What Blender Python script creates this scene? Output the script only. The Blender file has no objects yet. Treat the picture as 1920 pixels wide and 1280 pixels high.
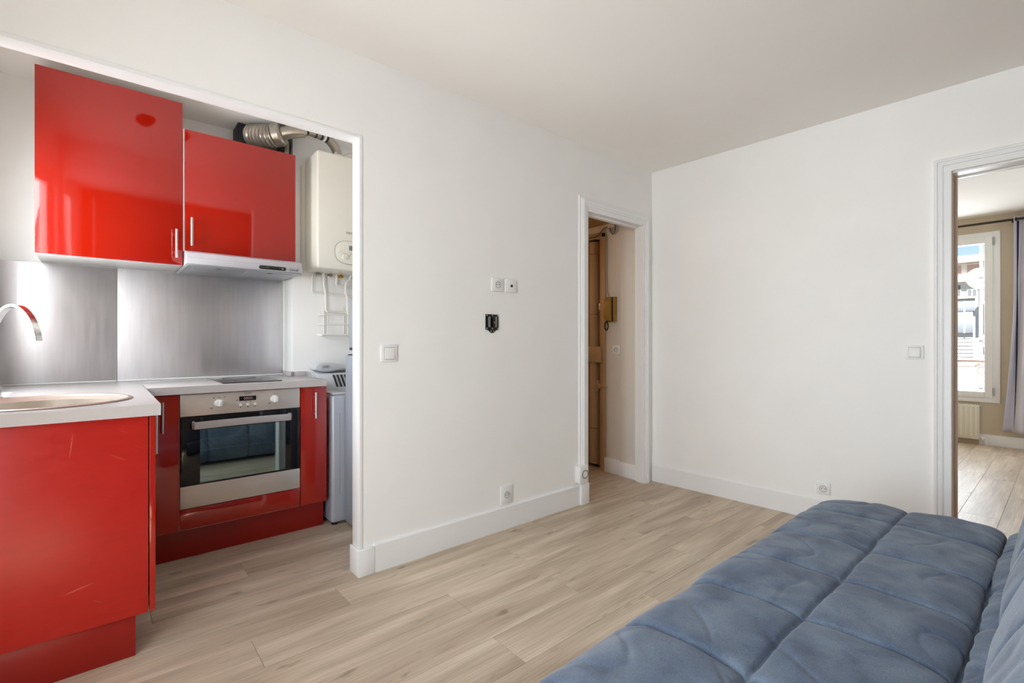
import bpy, bmesh, math, random
from mathutils import Vector, Matrix
random.seed(7)
sc = bpy.context.scene
COL = sc.collection
PI = math.pi

# ------------------------------------------------------------------ camera, world, sun, lights, exposure
CAMH = 1.147
cd = bpy.data.cameras.new('camera'); cam = bpy.data.objects.new('camera', cd); COL.objects.link(cam)
cd.sensor_fit = 'HORIZONTAL'; cd.sensor_width = 36.0; cd.lens = 900.0 / 1920.0 * 36.0
cd.shift_y = 1.0 / 1920.0
cd.clip_start = 0.02; cd.clip_end = 300
cam.location = (0, 0, CAMH)
cam.rotation_euler = (PI / 2, 0, math.radians(49.4 - 90))
sc.camera = cam

world = bpy.data.worlds.new('sky'); sc.world = world; world.use_nodes = True
wn = world.node_tree.nodes; wl = world.node_tree.links
bg = wn['Background']; sky = wn.new('ShaderNodeTexSky'); sky.sky_type = 'NISHITA'
sky.sun_disc = False; sky.sun_elevation = math.radians(62); sky.sun_rotation = math.radians(90)
sky.air_density = 1.0; sky.dust_density = 0.0; sky.ozone_density = 2.0
wl.new(sky.outputs[0], bg.inputs[0]); bg.inputs[1].default_value = 0.17

sl = bpy.data.lights.new('sun', 'SUN'); sun = bpy.data.objects.new('sun', sl); COL.objects.link(sun)
sl.energy = 30.0; sl.angle = 0.01; sl.color = (1, .96, .9)
sun.rotation_euler = Vector((0.42, 0.04, -0.905)).to_track_quat('-Z', 'Y').to_euler(); sun.location = (-10, 0, 20)

def area(name, loc, to, sx, sy, power, color, spread=180):
    l = bpy.data.lights.new(name, 'AREA'); l.shape = 'RECTANGLE'; l.size = sx; l.size_y = sy; l.energy = power; l.color = color; l.spread = math.radians(spread)
    o = bpy.data.objects.new(name, l); COL.objects.link(o); o.location = loc
    o.rotation_euler = Vector(to).to_track_quat('-Z', 'Y').to_euler()
    return o
area('daylight_living_window', (-1.03, 0.65, 1.19), (1, 0, 0), 1.42, 2.1, 92, (0.88, 0.95, 1.0), 150)
area('daylight_kitchen_window', (-0.64, 2.83, 1.575), (1, 0, -0.2), .82, 1.15, 46, (0.92, 0.97, 1.0), 170)
area('daylight_bedroom_window', (7.90, 1.1, 1.42), (-1, 0, 0), 1.15, 1.7, 85, (0.86, 0.94, 1.0))
area('daylight_bedroom_side_window', (5.6, -1.22, 1.5), (0, 1, 0.05), 1.6, 1.3, 30, (0.86, 0.94, 1.0))

sc.view_settings.view_transform = 'Standard'; sc.view_settings.look = 'None'
sc.view_settings.gamma = 1.0; sc.view_settings.use_curve_mapping = False
sc.view_settings.exposure = -0.30
sc.cycles.use_denoising = True
sc.cycles.max_bounces = 14; sc.cycles.diffuse_bounces = 8; sc.cycles.glossy_bounces = 6
sc.cycles.transparent_max_bounces = 12; sc.cycles.transmission_bounces = 8
sc.cycles.sample_clamp_indirect = 6.0
sc.cycles.caustics_reflective = False; sc.cycles.caustics_refractive = False

# ------------------------------------------------------------------ materials
def lin(c):
    return tuple(((v / 255) / 12.92 if v / 255 <= .04045 else ((v / 255 + .055) / 1.055) ** 2.4) for v in c) + (1,)

def mat(name, rgb, rough=.5, metal=0., spec=.5, coat=0., noise=0., nscale=8., bump=0., bscale=60., stretch=None, aniso=0., rgb2=None, emis=0., coat_rough=.05, rvar=0.):
    m = bpy.data.materials.new(name); m.use_nodes = True
    n = m.node_tree.nodes; l = m.node_tree.links; p = n['Principled BSDF']
    c = lin(rgb)
    p.inputs['Base Color'].default_value = c
    p.inputs['Roughness'].default_value = rough; p.inputs['Metallic'].default_value = metal
    p.inputs['Specular IOR Level'].default_value = spec
    p.inputs['Coat Weight'].default_value = coat; p.inputs['Coat Roughness'].default_value = coat_rough
    p.inputs['Anisotropic'].default_value = aniso; p.inputs['Anisotropic Rotation'].default_value = .25 if aniso else 0
    tc = n.new('ShaderNodeTexCoord'); mp = n.new('ShaderNodeMapping')
    l.new(tc.outputs['Object'], mp.inputs[0])
    if stretch: mp.inputs['Scale'].default_value = stretch
    if noise or rgb2:
        nz = n.new('ShaderNodeTexNoise'); nz.inputs['Scale'].default_value = nscale; nz.inputs['Detail'].default_value = 5
        l.new(mp.outputs[0], nz.inputs['Vector'])
        mx = n.new('ShaderNodeMix'); mx.data_type = 'RGBA'
        k = noise
        mx.inputs[6].default_value = c if rgb2 else tuple(max(0, v * (1 - k)) for v in c[:3]) + (1,)
        mx.inputs[7].default_value = lin(rgb2) if rgb2 else tuple(min(1, v * (1 + k)) for v in c[:3]) + (1,)
        cr = n.new('ShaderNodeMapRange'); cr.inputs[1].default_value = .3; cr.inputs[2].default_value = .7
        l.new(nz.outputs[0], cr.inputs[0]); l.new(cr.outputs[0], mx.inputs[0])
        l.new(mx.outputs[2], p.inputs['Base Color'])
        if rvar:
            rr = n.new('ShaderNodeMapRange'); rr.inputs[1].default_value = .3; rr.inputs[2].default_value = .7
            rr.inputs[3].default_value = max(.02, rough - rvar); rr.inputs[4].default_value = rough + rvar
            l.new(nz.outputs[0], rr.inputs[0]); l.new(rr.outputs[0], p.inputs['Roughness'])
    if bump:
        bz = n.new('ShaderNodeTexNoise'); bz.inputs['Scale'].default_value = bscale; bz.inputs['Detail'].default_value = 4
        l.new(mp.outputs[0], bz.inputs['Vector'])
        b = n.new('ShaderNodeBump'); b.inputs['Strength'].default_value = bump; b.inputs['Distance'].default_value = .01
        l.new(bz.outputs[0], b.inputs['Height']); l.new(b.outputs[0], p.inputs['Normal'])
    if emis:
        p.inputs['Emission Color'].default_value = c; p.inputs['Emission Strength'].default_value = emis
    return m

def glass_mat(name, tint, fac, rough=.0, gcol=(1, 1, 1, 1)):
    m = bpy.data.materials.new(name); m.use_nodes = True
    n = m.node_tree.nodes; l = m.node_tree.links; n.remove(n['Principled BSDF'])
    t = n.new('ShaderNodeBsdfTransparent'); t.inputs[0].default_value = tint
    g = n.new('ShaderNodeBsdfGlossy'); g.inputs['Roughness'].default_value = rough; g.inputs[0].default_value = gcol
    mx = n.new('ShaderNodeMixShader'); mx.inputs[0].default_value = fac
    l.new(t.outputs[0], mx.inputs[1]); l.new(g.outputs[0], mx.inputs[2]); l.new(mx.outputs[0], n['Material Output'].inputs[0])
    return m

def plank_mat():
    m = bpy.data.materials.new('light_oak_laminate'); m.use_nodes = True
    n = m.node_tree.nodes; l = m.node_tree.links; p = n['Principled BSDF']
    tc = n.new('ShaderNodeTexCoord'); oi = n.new('ShaderNodeObjectInfo')
    mul = n.new('ShaderNodeMath'); mul.operation = 'MULTIPLY'; mul.inputs[1].default_value = 60
    l.new(oi.outputs['Random'], mul.inputs[0])
    add = n.new('ShaderNodeVectorMath'); add.operation = 'ADD'
    l.new(tc.outputs['Object'], add.inputs[0]); l.new(mul.outputs[0], add.inputs[1])
    def nz(sc_, scale, det, dist=0):
        mp = n.new('ShaderNodeMapping'); mp.inputs['Scale'].default_value = sc_; l.new(add.outputs[0], mp.inputs[0])
        z = n.new('ShaderNodeTexNoise'); z.inputs['Scale'].default_value = scale; z.inputs['Detail'].default_value = det
        z.inputs['Distortion'].default_value = dist; l.new(mp.outputs[0], z.inputs['Vector']); return z
    broad = nz((.8, 7, 1), 1.6, 3, .4); grain = nz((1.6, 45, 1), 3, 6, .2); knot = nz((5, 13, 1), 1.25, 2, 0)
    r1 = n.new('ShaderNodeValToRGB'); r1.color_ramp.elements[0].position = .33; r1.color_ramp.elements[1].position = .68
    r1.color_ramp.elements[0].color = lin((180, 162, 141)); r1.color_ramp.elements[1].color = lin((217, 201, 180))
    l.new(broad.outputs[0], r1.inputs[0])
    r2 = n.new('ShaderNodeValToRGB'); r2.color_ramp.elements[0].position = .3; r2.color_ramp.elements[1].position = .62
    r2.color_ramp.elements[0].color = (.80, .78, .75, 1); r2.color_ramp.elements[1].color = (1, 1, 1, 1)
    l.new(grain.outputs[0], r2.inputs[0])
    r3 = n.new('ShaderNodeValToRGB'); r3.color_ramp.elements[0].position = .66; r3.color_ramp.elements[1].position = .80
    r3.color_ramp.elements[0].color = (1, 1, 1, 1); r3.color_ramp.elements[1].color = (.50, .45, .41, 1)
    l.new(knot.outputs[0], r3.inputs[0])
    a = n.new('ShaderNodeMix'); a.data_type = 'RGBA'; a.blend_type = 'MULTIPLY'; a.inputs[0].default_value = 1
    b = n.new('ShaderNodeMix'); b.data_type = 'RGBA'; b.blend_type = 'MULTIPLY'; b.inputs[0].default_value = 1
    l.new(r1.outputs[0], a.inputs[6]); l.new(r2.outputs[0], a.inputs[7]); l.new(a.outputs[2], b.inputs[6]); l.new(r3.outputs[0], b.inputs[7])
    hv = n.new('ShaderNodeHueSaturation'); mr = n.new('ShaderNodeMapRange'); mr.inputs[3].default_value = .975; mr.inputs[4].default_value = 1.025
    l.new(oi.outputs['Random'], mr.inputs[0]); l.new(mr.outputs[0], hv.inputs['Value']); l.new(b.outputs[2], hv.inputs['Color'])
    l.new(hv.outputs[0], p.inputs['Base Color'])
    p.inputs['Roughness'].default_value = .42; p.inputs['Specular IOR Level'].default_value = .45
    bp = n.new('ShaderNodeBump'); bp.inputs['Strength'].default_value = .06; bp.inputs['Distance'].default_value = .002
    l.new(grain.outputs[0], bp.inputs['Height']); l.new(bp.outputs[0], p.inputs['Normal'])
    return m

def fabric_mat():
    m = bpy.data.materials.new('slate_blue_velour'); m.use_nodes = True
    n = m.node_tree.nodes; l = m.node_tree.links; p = n['Principled BSDF']
    tc = n.new('ShaderNodeTexCoord')
    a = n.new('ShaderNodeTexNoise'); a.inputs['Scale'].default_value = 9; a.inputs['Detail'].default_value = 5; a.inputs['Distortion'].default_value = .5
    b = n.new('ShaderNodeTexNoise'); b.inputs['Scale'].default_value = 260; b.inputs['Detail'].default_value = 3
    l.new(tc.outputs['Object'], a.inputs['Vector']); l.new(tc.outputs['Object'], b.inputs['Vector'])
    r = n.new('ShaderNodeValToRGB'); r.color_ramp.elements[0].position = .36; r.color_ramp.elements[1].position = .66
    r.color_ramp.elements[0].color = lin((90, 104, 126)); r.color_ramp.elements[1].color = lin((122, 137, 155))
    l.new(a.outputs[0], r.inputs[0])
    r2 = n.new('ShaderNodeValToRGB'); r2.color_ramp.elements[0].position = .3; r2.color_ramp.elements[1].position = .7
    r2.color_ramp.elements[0].color = (.72, .72, .74, 1); r2.color_ramp.elements[1].color = (1.0, 1.0, 1.0, 1)
    l.new(b.outputs[0], r2.inputs[0])
    x = n.new('ShaderNodeMix'); x.data_type = 'RGBA'; x.blend_type = 'MULTIPLY'; x.inputs[0].default_value = 1
    l.new(r.outputs[0], x.inputs[6]); l.new(r2.outputs[0], x.inputs[7]); l.new(x.outputs[2], p.inputs['Base Color'])
    p.inputs['Roughness'].default_value = .9; p.inputs['Specular IOR Level'].default_value = .15
    p.inputs['Sheen Weight'].default_value = .25; p.inputs['Sheen Roughness'].default_value = .4
    bp = n.new('ShaderNodeBump'); bp.inputs['Strength'].default_value = .25; bp.inputs['Distance'].default_value = .003
    l.new(b.outputs[0], bp.inputs['Height']); l.new(bp.outputs[0], p.inputs['Normal'])
    return m

M = {}
M['wall'] = mat('white_wall_paint', (245, 244, 242), .6, spec=.3, noise=.015, nscale=3, bump=.02, bscale=90)
M['backwall'] = mat('taupe_brown_wall_paint', (128, 112, 98), .6, noise=.02, nscale=3)
M['ceil'] = mat('white_ceiling_paint', (244, 241, 237), .8, spec=.2, noise=.012, nscale=2)
M['trim'] = mat('white_gloss_trim_paint', (240, 240, 240), .35, spec=.45, noise=.01, nscale=6, bump=.03, bscale=40)
M['plank'] = plank_mat()
M['under'] = mat('dark_underlay', (95, 80, 66), .9, noise=.1)
M['red'] = mat('glossy_red_lacquer', (168, 22, 4), .07, spec=.6, coat=.5, coat_rough=.03, noise=.02, nscale=3)
M['redplinth'] = mat('satin_red_plinth', (150, 20, 12), .28, spec=.5, noise=.04, nscale=5)
M['redend'] = mat('scratched_red_panel', (184, 30, 20), .36, spec=.45, coat=.12, coat_rough=.3, noise=.05, nscale=14, stretch=(1, 1, 3), rvar=.04)
M['carcass'] = mat('white_melamine', (240, 238, 235), .4, noise=.01)
M['steel'] = mat('brushed_steel_sheet', (228, 225, 227), .46, metal=1, noise=.045, nscale=5, stretch=(9, 1, .8), aniso=.6, bump=.02, bscale=9, rvar=.06)
M['steel2'] = mat('brushed_steel_front', (216, 208, 199), .42, metal=.6, noise=.02, nscale=30, stretch=(1, 1, 10), aniso=.5)
M['satin'] = mat('satin_nickel', (214, 208, 206), .3, metal=1, noise=.02)
M['satin2'] = mat('pale_satin_steel', (206, 203, 204), .42, metal=.7, noise=.02)
M['chrome'] = mat('chrome', (235, 236, 238), .05, metal=1, noise=.005)
M['worktop'] = mat('grey_brushed_laminate_worktop', (198, 193, 192), .34, spec=.5, noise=.03, nscale=30, stretch=(2, 2, 12))
M['sealant'] = mat('white_sealant', (245, 245, 245), .5, noise=.01)
M['sink'] = mat('steel_sink', (212, 202, 190), .42, metal=.9, noise=.03, nscale=20)
M['hob'] = mat('dark_ceramic_glass', (38, 34, 34), .12, spec=.6, coat=.4, noise=.05)
M['blackglass'] = mat('black_oven_glass', (9, 10, 16), .06, spec=.5, noise=.05)
M['ovenpane'] = glass_mat('tinted_oven_pane', (.36, .56, .62, 1), .30, .03, (.80, .93, .92, 1))
M['ovenin'] = mat('grey_enamel_cavity', (138, 148, 150), .4, noise=.05)
M['whiteplastic'] = mat('white_plastic', (238, 237, 235), .35, noise=.008)
M['greyplastic'] = mat('grey_plastic_edge', (168, 168, 166), .4, noise=.02)
M['hoodgrey'] = mat('silver_grey_hood_paint', (198, 197, 202), .38, metal=.25, noise=.02)
M['filter'] = mat('grey_hood_underside', (168, 171, 174), .35, metal=.45, noise=.04, nscale=20, stretch=(4, 1, 1))
M['black'] = mat('black_plastic', (22, 21, 22), .4, noise=.1)
M['blackmetal'] = mat('black_painted_bracket', (16, 15, 14), .35, metal=.2, noise=.1)
M['grey'] = mat('grey_metal', (150, 147, 142), .35, metal=.7, noise=.04)
M['boiler'] = mat('cream_white_enamel', (228, 226, 214), .3, spec=.5, noise=.008)
M['lcd'] = mat('grey_lcd', (120, 124, 116), .3, noise=.04)
M['duct'] = mat('aluminium_flue', (182, 176, 164), .28, metal=1, noise=.12, nscale=14)
M['brass'] = mat('brass_valve', (190, 150, 70), .35, metal=.9, noise=.1)
M['pipe'] = mat('white_painted_pipe', (232, 230, 224), .4, noise=.01)
M['washer'] = mat('silver_washer_enamel', (186, 190, 200), .32, metal=.2, noise=.01)
M['washer2'] = mat('pale_grey_washer_plastic', (205, 208, 212), .35, noise=.01)
M['fridge'] = mat('blue_grey_fridge_enamel', (172, 180, 190), .4, metal=.25, noise=.02)
M['dark'] = mat('dark_gap', (34, 36, 40), .6, noise=.1)
M['tan'] = mat('beige_door_paint', (196, 168, 134), .4, noise=.04, nscale=5)
M['tanshade'] = mat('shaded_beige_door_paint', (150, 122, 92), .45, noise=.05, nscale=5)  # beige door paint darkened to carry the shading beside the lock cover
M['tandark'] = mat('ochre_lit_ceiling_and_joints', (168, 132, 84), .6, noise=.04)  # ochre carries the lamp's warmth on the hall ceiling; also cover joints
M['hallwall'] = mat('off_white_hall_paint', (222, 216, 206), .6, noise=.015)
M['ochre'] = mat('ochre_plastic', (170, 130, 58), .38, noise=.04)
M['taupe'] = mat('taupe_wall_paint', (206, 192, 170), .7, noise=.03)
M['reveal'] = mat('tan_lining_paint', (196, 172, 152), .5, noise=.04)
M['upvc'] = mat('white_upvc', (240, 240, 238), .3, noise=.006)
M['pane'] = glass_mat('window_glass', (1, 1, 1, 1), .045)
M['radiator'] = mat('cream_radiator_enamel', (232, 228, 212), .35, noise=.01)
M['curtain'] = mat('lilac_grey_satin', (206, 204, 216), .42, noise=.05, nscale=4, bump=.05, bscale=200)
M['navy'] = mat('dark_navy_lining', (24, 26, 62), .7, noise=.1)
M['rod'] = mat('dark_bronze_rod', (58, 50, 44), .35, metal=.6, noise=.05)
M['iron'] = mat('rusty_painted_iron', (150, 122, 112), .5, noise=.15, nscale=30)
M['facade'] = mat('white_render_facade', (246, 243, 237), .8, noise=.02)
M['shutter'] = mat('pinkish_brown_shutter', (190, 158, 146), .7, noise=.04)
M['fglass'] = mat('grey_far_window_glass', (112, 116, 120), .3, noise=.06)
M['fgrey'] = mat('blue_grey_bay_panel', (140, 148, 160), .6, noise=.03)
M['fdark'] = mat('grey_joint_line', (176, 174, 170), .7, noise=.03)
M['dish'] = mat('white_dish', (245, 245, 245), .5, noise=.01)
M['fabric'] = fabric_mat()
M['warmglow'] = mat('warm_lamp_glass', (255, 196, 120), .4, emis=3)
M['red_led'] = mat('dim_display_digits', (196, 160, 168), .4, noise=.05)
M['wire'] = mat('grey_cable_sheath', (190, 182, 170), .5, noise=.04)
M['brownwire'] = mat('brown_cable_sheath', (82, 62, 44), .5, noise=.04)

def add_scratches(m):
    n = m.node_tree.nodes; l = m.node_tree.links; p = n['Principled BSDF']
    old = p.inputs['Base Color'].links[0].from_socket
    tc = n.new('ShaderNodeTexCoord'); prev = old
    for rot, sc_, lo in ((.22, (3.5, 1, 70), .70), (-.5, (5, 1, 60), .73), (1.45, (2.5, 1, 55), .73)):
        mp = n.new('ShaderNodeMapping'); mp.vector_type = 'TEXTURE'; mp.inputs['Rotation'].default_value = (0, -rot, 0); mp.inputs['Scale'].default_value = tuple(1 / v for v in sc_)
        l.new(tc.outputs['Object'], mp.inputs[0])
        z = n.new('ShaderNodeTexNoise'); z.inputs['Scale'].default_value = 1; z.inputs['Detail'].default_value = 2; l.new(mp.outputs[0], z.inputs['Vector'])
        mr = n.new('ShaderNodeMapRange'); mr.inputs[1].default_value = lo; mr.inputs[2].default_value = lo + .06; mr.inputs[4].default_value = .55; l.new(z.outputs[0], mr.inputs[0])
        x = n.new('ShaderNodeMix'); x.data_type = 'RGBA'; x.inputs[7].default_value = lin((226, 120, 108)); l.new(mr.outputs[0], x.inputs[0]); l.new(prev, x.inputs[6]); prev = x.outputs[2]
    l.new(prev, p.inputs['Base Color'])
add_scratches(M['redend'])

# ------------------------------------------------------------------ mesh builder
class MB:
    def __init__(s): s.bm = bmesh.new()
    def _add(s, bm2, mtx=None):
        me = bpy.data.meshes.new('t'); bm2.to_mesh(me); bm2.free()
        if mtx is not None: me.transform(mtx)
        s.bm.from_mesh(me); bpy.data.meshes.remove(me)
    def box(s, x0, x1, y0, y1, z0, z1, bev=0., seg=2, mtx=None):
        b = bmesh.new()
        v = [b.verts.new((x, y, z)) for x in (x0, x1) for y in (y0, y1) for z in (z0, z1)]
        for f in ((0, 1, 3, 2), (4, 6, 7, 5), (0, 4, 5, 1), (2, 3, 7, 6), (0, 2, 6, 4), (1, 5, 7, 3)): b.faces.new([v[i] for i in f])
        if bev: bmesh.ops.bevel(b, geom=b.edges[:], offset=bev, segments=seg, profile=.5, affect='EDGES')
        s._add(b, mtx); return s
    def poly(s, pts, vec, bev=0.):
        """planar outline pts extruded along vec"""
        b = bmesh.new(); vec = Vector(vec)
        vs = [b.verts.new(p) for p in pts]; f = b.faces.new(vs)
        r = bmesh.ops.extrude_face_region(b, geom=[f])
        for g in r['geom']:
            if isinstance(g, bmesh.types.BMVert): g.co += vec
        bmesh.ops.recalc_face_normals(b, faces=b.faces[:])
        if bev: bmesh.ops.bevel(b, geom=b.edges[:], offset=bev, segments=2, profile=.5, affect='EDGES')
        s._add(b); return s
    def tube(s, pts, r, n=10, cap=True, closed=False):
        pts = [Vector(p) for p in pts]; b = bmesh.new(); rings = []; m = len(pts)
        prev = None
        for i, p in enumerate(pts):
            if closed: t = (pts[(i + 1) % m] - pts[i - 1]).normalized()
            else:
                a = pts[max(0, i - 1)]; c = pts[min(m - 1, i + 1)]; t = (c - a).normalized()
            if prev is None:
                ref = Vector((0, 0, 1)) if abs(t.z) < .9 else Vector((1, 0, 0)); u = t.cross(ref).normalized()
            else:
                u = (prev - t * prev.dot(t)).normalized()
            prev = u; w = t.cross(u); rr = r[i] if isinstance(r, (list, tuple)) else r
            rings.append([b.verts.new(p + (u * math.cos(2 * PI * k / n) + w * math.sin(2 * PI * k / n)) * rr) for k in range(n)])
        for i in range(m if closed else m - 1):
            A = rings[i]; B = rings[(i + 1) % m]
            for k in range(n): b.faces.new((A[k], A[(k + 1) % n], B[(k + 1) % n], B[k]))
        if cap and not closed: b.faces.new(rings[0][::-1]); b.faces.new(rings[-1])
        bmesh.ops.recalc_face_normals(b, faces=b.faces[:])
        s._add(b); return s
    def cyl(s, p0, p1, r, n=16): return s.tube([p0, p1], r, n)
    def lathe(s, prof, c, axis='Z', n=32, mtx=None):
        """prof: (radius, height) list about an axis through c"""
        b = bmesh.new(); rings = []
        for (r, h) in prof:
            if r < 1e-6: rings.append([b.verts.new((0, 0, h))])
            else: rings.append([b.verts.new((r * math.cos(2 * PI * k / n), r * math.sin(2 * PI * k / n), h)) for k in range(n)])
        for A, B in zip(rings, rings[1:]):
            for k in range(n):
                k2 = (k + 1) % n
                if len(A) == 1 and len(B) == 1: continue
                if len(A) == 1: b.faces.new((A[0], B[k2], B[k]))
                elif len(B) == 1: b.faces.new((A[k], A[k2], B[0]))
                else: b.faces.new((A[k], A[k2], B[k2], B[k]))
        bmesh.ops.recalc_face_normals(b, faces=b.faces[:])
        R = {'Z': Matrix(), 'Y': Matrix.Rotation(PI / 2, 4, 'X'), 'X': Matrix.Rotation(PI / 2, 4, 'Y')}[axis]
        s._add(b, Matrix.Translation(c) @ (mtx if mtx is not None else R)); return s
    def grid(s, rows):
        vs = [[s.bm.verts.new(p) for p in r] for r in rows]
        for a, b in zip(vs, vs[1:]):
            for i in range(len(a) - 1): s.bm.faces.new((a[i], a[i + 1], b[i + 1], b[i]))
        return s
    def build(s, name, m, parent=None, smooth=None, mtx=None):
        me = bpy.data.meshes.new(name); s.bm.normal_update(); s.bm.to_mesh(me); s.bm.free()
        if mtx is not None: me.transform(mtx)
        return link(name, me, m, parent, smooth)

WL = {}
def wloc(o):
    return WL.get(o.name, Vector((0, 0, 0)))
def link(name, me, m, parent=None, smooth=None):
    """origin goes to the base centre of the mesh"""
    if m is not None: me.materials.clear(); me.materials.append(M[m] if isinstance(m, str) else m)
    co = [v.co for v in me.vertices]
    lo = Vector([min(c[i] for c in co) for i in range(3)]); hi = Vector([max(c[i] for c in co) for i in range(3)])
    org = Vector(((lo.x + hi.x) / 2, (lo.y + hi.y) / 2, lo.z))
    me.transform(Matrix.Translation(-org))
    try: me.shade_smooth(); me.set_sharp_from_angle(angle=math.radians(32 if smooth is None else smooth))
    except Exception: pass
    o = bpy.data.objects.new(name, me); COL.objects.link(o)
    if parent: o.parent = parent; o.location = org - wloc(parent)
    else: o.location = org
    WL[o.name] = org
    return o
def thing(name, label, cat, loc, group=None):
    o = bpy.data.objects.new(name, None); COL.objects.link(o); o.location = loc; o.empty_display_size = .1
    WL[o.name] = Vector(loc); o['label'] = label; o['category'] = cat
    if group: o['group'] = group
    return o
def tag(o, label, cat, group=None):
    o['label'] = label; o['category'] = cat
    if group: o['group'] = group
    return o
def struct(o): o['kind'] = 'structure'; return o
def sempty(name, loc=(0, 0, 0)):
    o = bpy.data.objects.new(name, None); COL.objects.link(o); o.location = loc; o.empty_display_size = .1
    WL[o.name] = Vector(loc); o['kind'] = 'structure'; return o
def text(s_, size, m, parent, name, mtx, depth=.0006, shear=0., xs=1.):
    cu = bpy.data.curves.new('txt', 'FONT'); cu.body = s_; cu.size = size; cu.extrude = depth; cu.align_x = 'CENTER'; cu.align_y = 'CENTER'
    cu.shear = shear; cu.resolution_u = 3
    ob = bpy.data.objects.new('txt', cu); COL.objects.link(ob)
    dg = bpy.context.evaluated_depsgraph_get(); me = bpy.data.meshes.new_from_object(ob.evaluated_get(dg))
    bpy.data.objects.remove(ob); bpy.data.curves.remove(cu)
    me.transform(Matrix.Diagonal((xs, 1, 1, 1))); me.transform(mtx)
    return link(name, me, m, parent)
def facing_minus_y(x, y, z): return Matrix.Translation((x, y, z)) @ Matrix.Rotation(PI / 2, 4, 'X')
def arc(c, r, a0, a1, n, f):
    return [f(c, r, a0 + (a1 - a0) * i / (n - 1)) for i in range(n)]

# ------------------------------------------------------------------ room shell
H = 2.55; YA = 2.27; TA = .08
YK = 3.62       # kitchen back wall
XF = 7.50       # bedroom window wall
def B(s, off, z): return Vector((3.475 + .038 * s + off, YA - s, z))

# floor: underlay slab with every laminate plank laid on it
fl = struct(MB().box(-1.07, 7.62, -1.05, 4.75, -.12, -.0085).build('floor', 'under'))
PW, PL, Y0 = .194, 1.26, 1.66
JO = {0: 1.2, -1: 1.667, -2: 1.157, 1: 1.70, 5: .551, 2: .83, 3: 1.33, 4: .16, -3: .62, -4: 1.25, -5: .3, -6: .8}
meshes = {}
def plank(x0, x1, y0, y1):
    w = round(x1 - x0, 4); d = round(y1 - y0, 4)
    if (w, d) not in meshes:
        mb = MB().box(-w / 2 + .0006, w / 2 - .0006, -d / 2 + .0005, d / 2 - .0005, -.008, 0, 0)
        me = bpy.data.meshes.new('plank'); bm = mb.bm
        te = [e for e in bm.edges if all(v.co.z > -.001 for v in e.verts)]
        bmesh.ops.bevel(bm, geom=te, offset=.0009, segments=1, affect='EDGES')
        bm.to_mesh(me); bm.free(); me.materials.append(M['plank']); meshes[(w, d)] = me
    o = bpy.data.objects.new('plank', meshes[(w, d)]); COL.objects.link(o)
    o.parent = fl; o.location = Vector(((x0 + x1) / 2, (y0 + y1) / 2, 0)) - WL[fl.name]
for r in range(-14, 17):
    y0 = Y0 + r * PW; y1 = y0 + PW
    if y1 < -.98 or y0 > 4.7: continue
    j = JO.get(r, random.uniform(0, PL)) % PL
    lo_x = -.87 if y0 < 2.27 else (-.52 if y0 < 3.62 else 2.1)
    hi_x = 7.5 if y1 < 1.65 else 3.62
    x = j - PL * 4
    while x < hi_x:
        a, b = max(x, lo_x), min(x + PL, hi_x)
        if b - a > .04: plank(a, b, y0, y1)
        x += PL

# front partition wall (with the kitchen opening and the small hall doorway)
pts = [(-1.07, YA, 0), (-.44, YA, 0), (-.44, YA, 2.145), (.961, YA, 2.145), (.961, YA, 0), (2.653, YA, 0), (2.653, YA, 2.10), (3.352, YA, 2.10), (3.352, YA, 0), (3.62, YA, 0), (3.62, YA, H), (-1.07, YA, H)]
struct(MB().poly(pts, (0, TA, 0)).build('wall_front', 'wall'))
# right wall with the bedroom doorway, very slightly out of square
n_ = Vector((.12, .0045, 0))
pts = [B(-.0, 0, 0), B(1.84, 0, 0), B(1.84, 0, 2.083), B(2.67, 0, 2.083), B(2.67, 0, 0), B(3.2, 0, 0), B(3.2, 0, H), B(0, 0, H)]
struct(MB().poly(pts, n_).build('wall_right', 'wall'))
struct(MB().box(-1.07, 3.75, -1.05, -.93, 0, H).build('wall_back', 'backwall'))
# left wall with the living room window opening
mb = MB()
mb.box(-1.07, -.85, -1.05, -.10, 0, H).box(-1.07, -.85, 1.40, YA + TA, 0, H).box(-1.07, -.85, -.10, 1.40, 0, .12).box(-1.07, -.85, -.10, 1.40, 2.27, H)
struct(mb.build('wall_left', 'wall'))
struct(MB().box(-1.07, 3.72, -1.05, 4.75, H, H + .15).build('ceiling', 'ceil'))
# kitchen shell
struct(MB().box(-.75, 1.95, YK, YK + .1, 0, H).build('wall_kitchen_back', 'wall'))
mb = MB().box(-.60, -.44, YA + TA, 2.40, 0, H).box(-.60, -.44, 3.25, YK, 0, H).box(-.60, -.44, 2.40, 3.25, 0, 1.0).box(-.60, -.44, 2.40, 3.25, 2.15, H)
struct(mb.build('wall_kitchen_left', 'wall'))
struct(MB().box(.983, 1.85, 3.42, YK, 0, H, .002).build('wall_kitchen_boiler', 'wall'))
struct(MB().box(1.85, 1.95, YA + TA, YK, 0, H).build('wall_kitchen_right', 'wall'))
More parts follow.
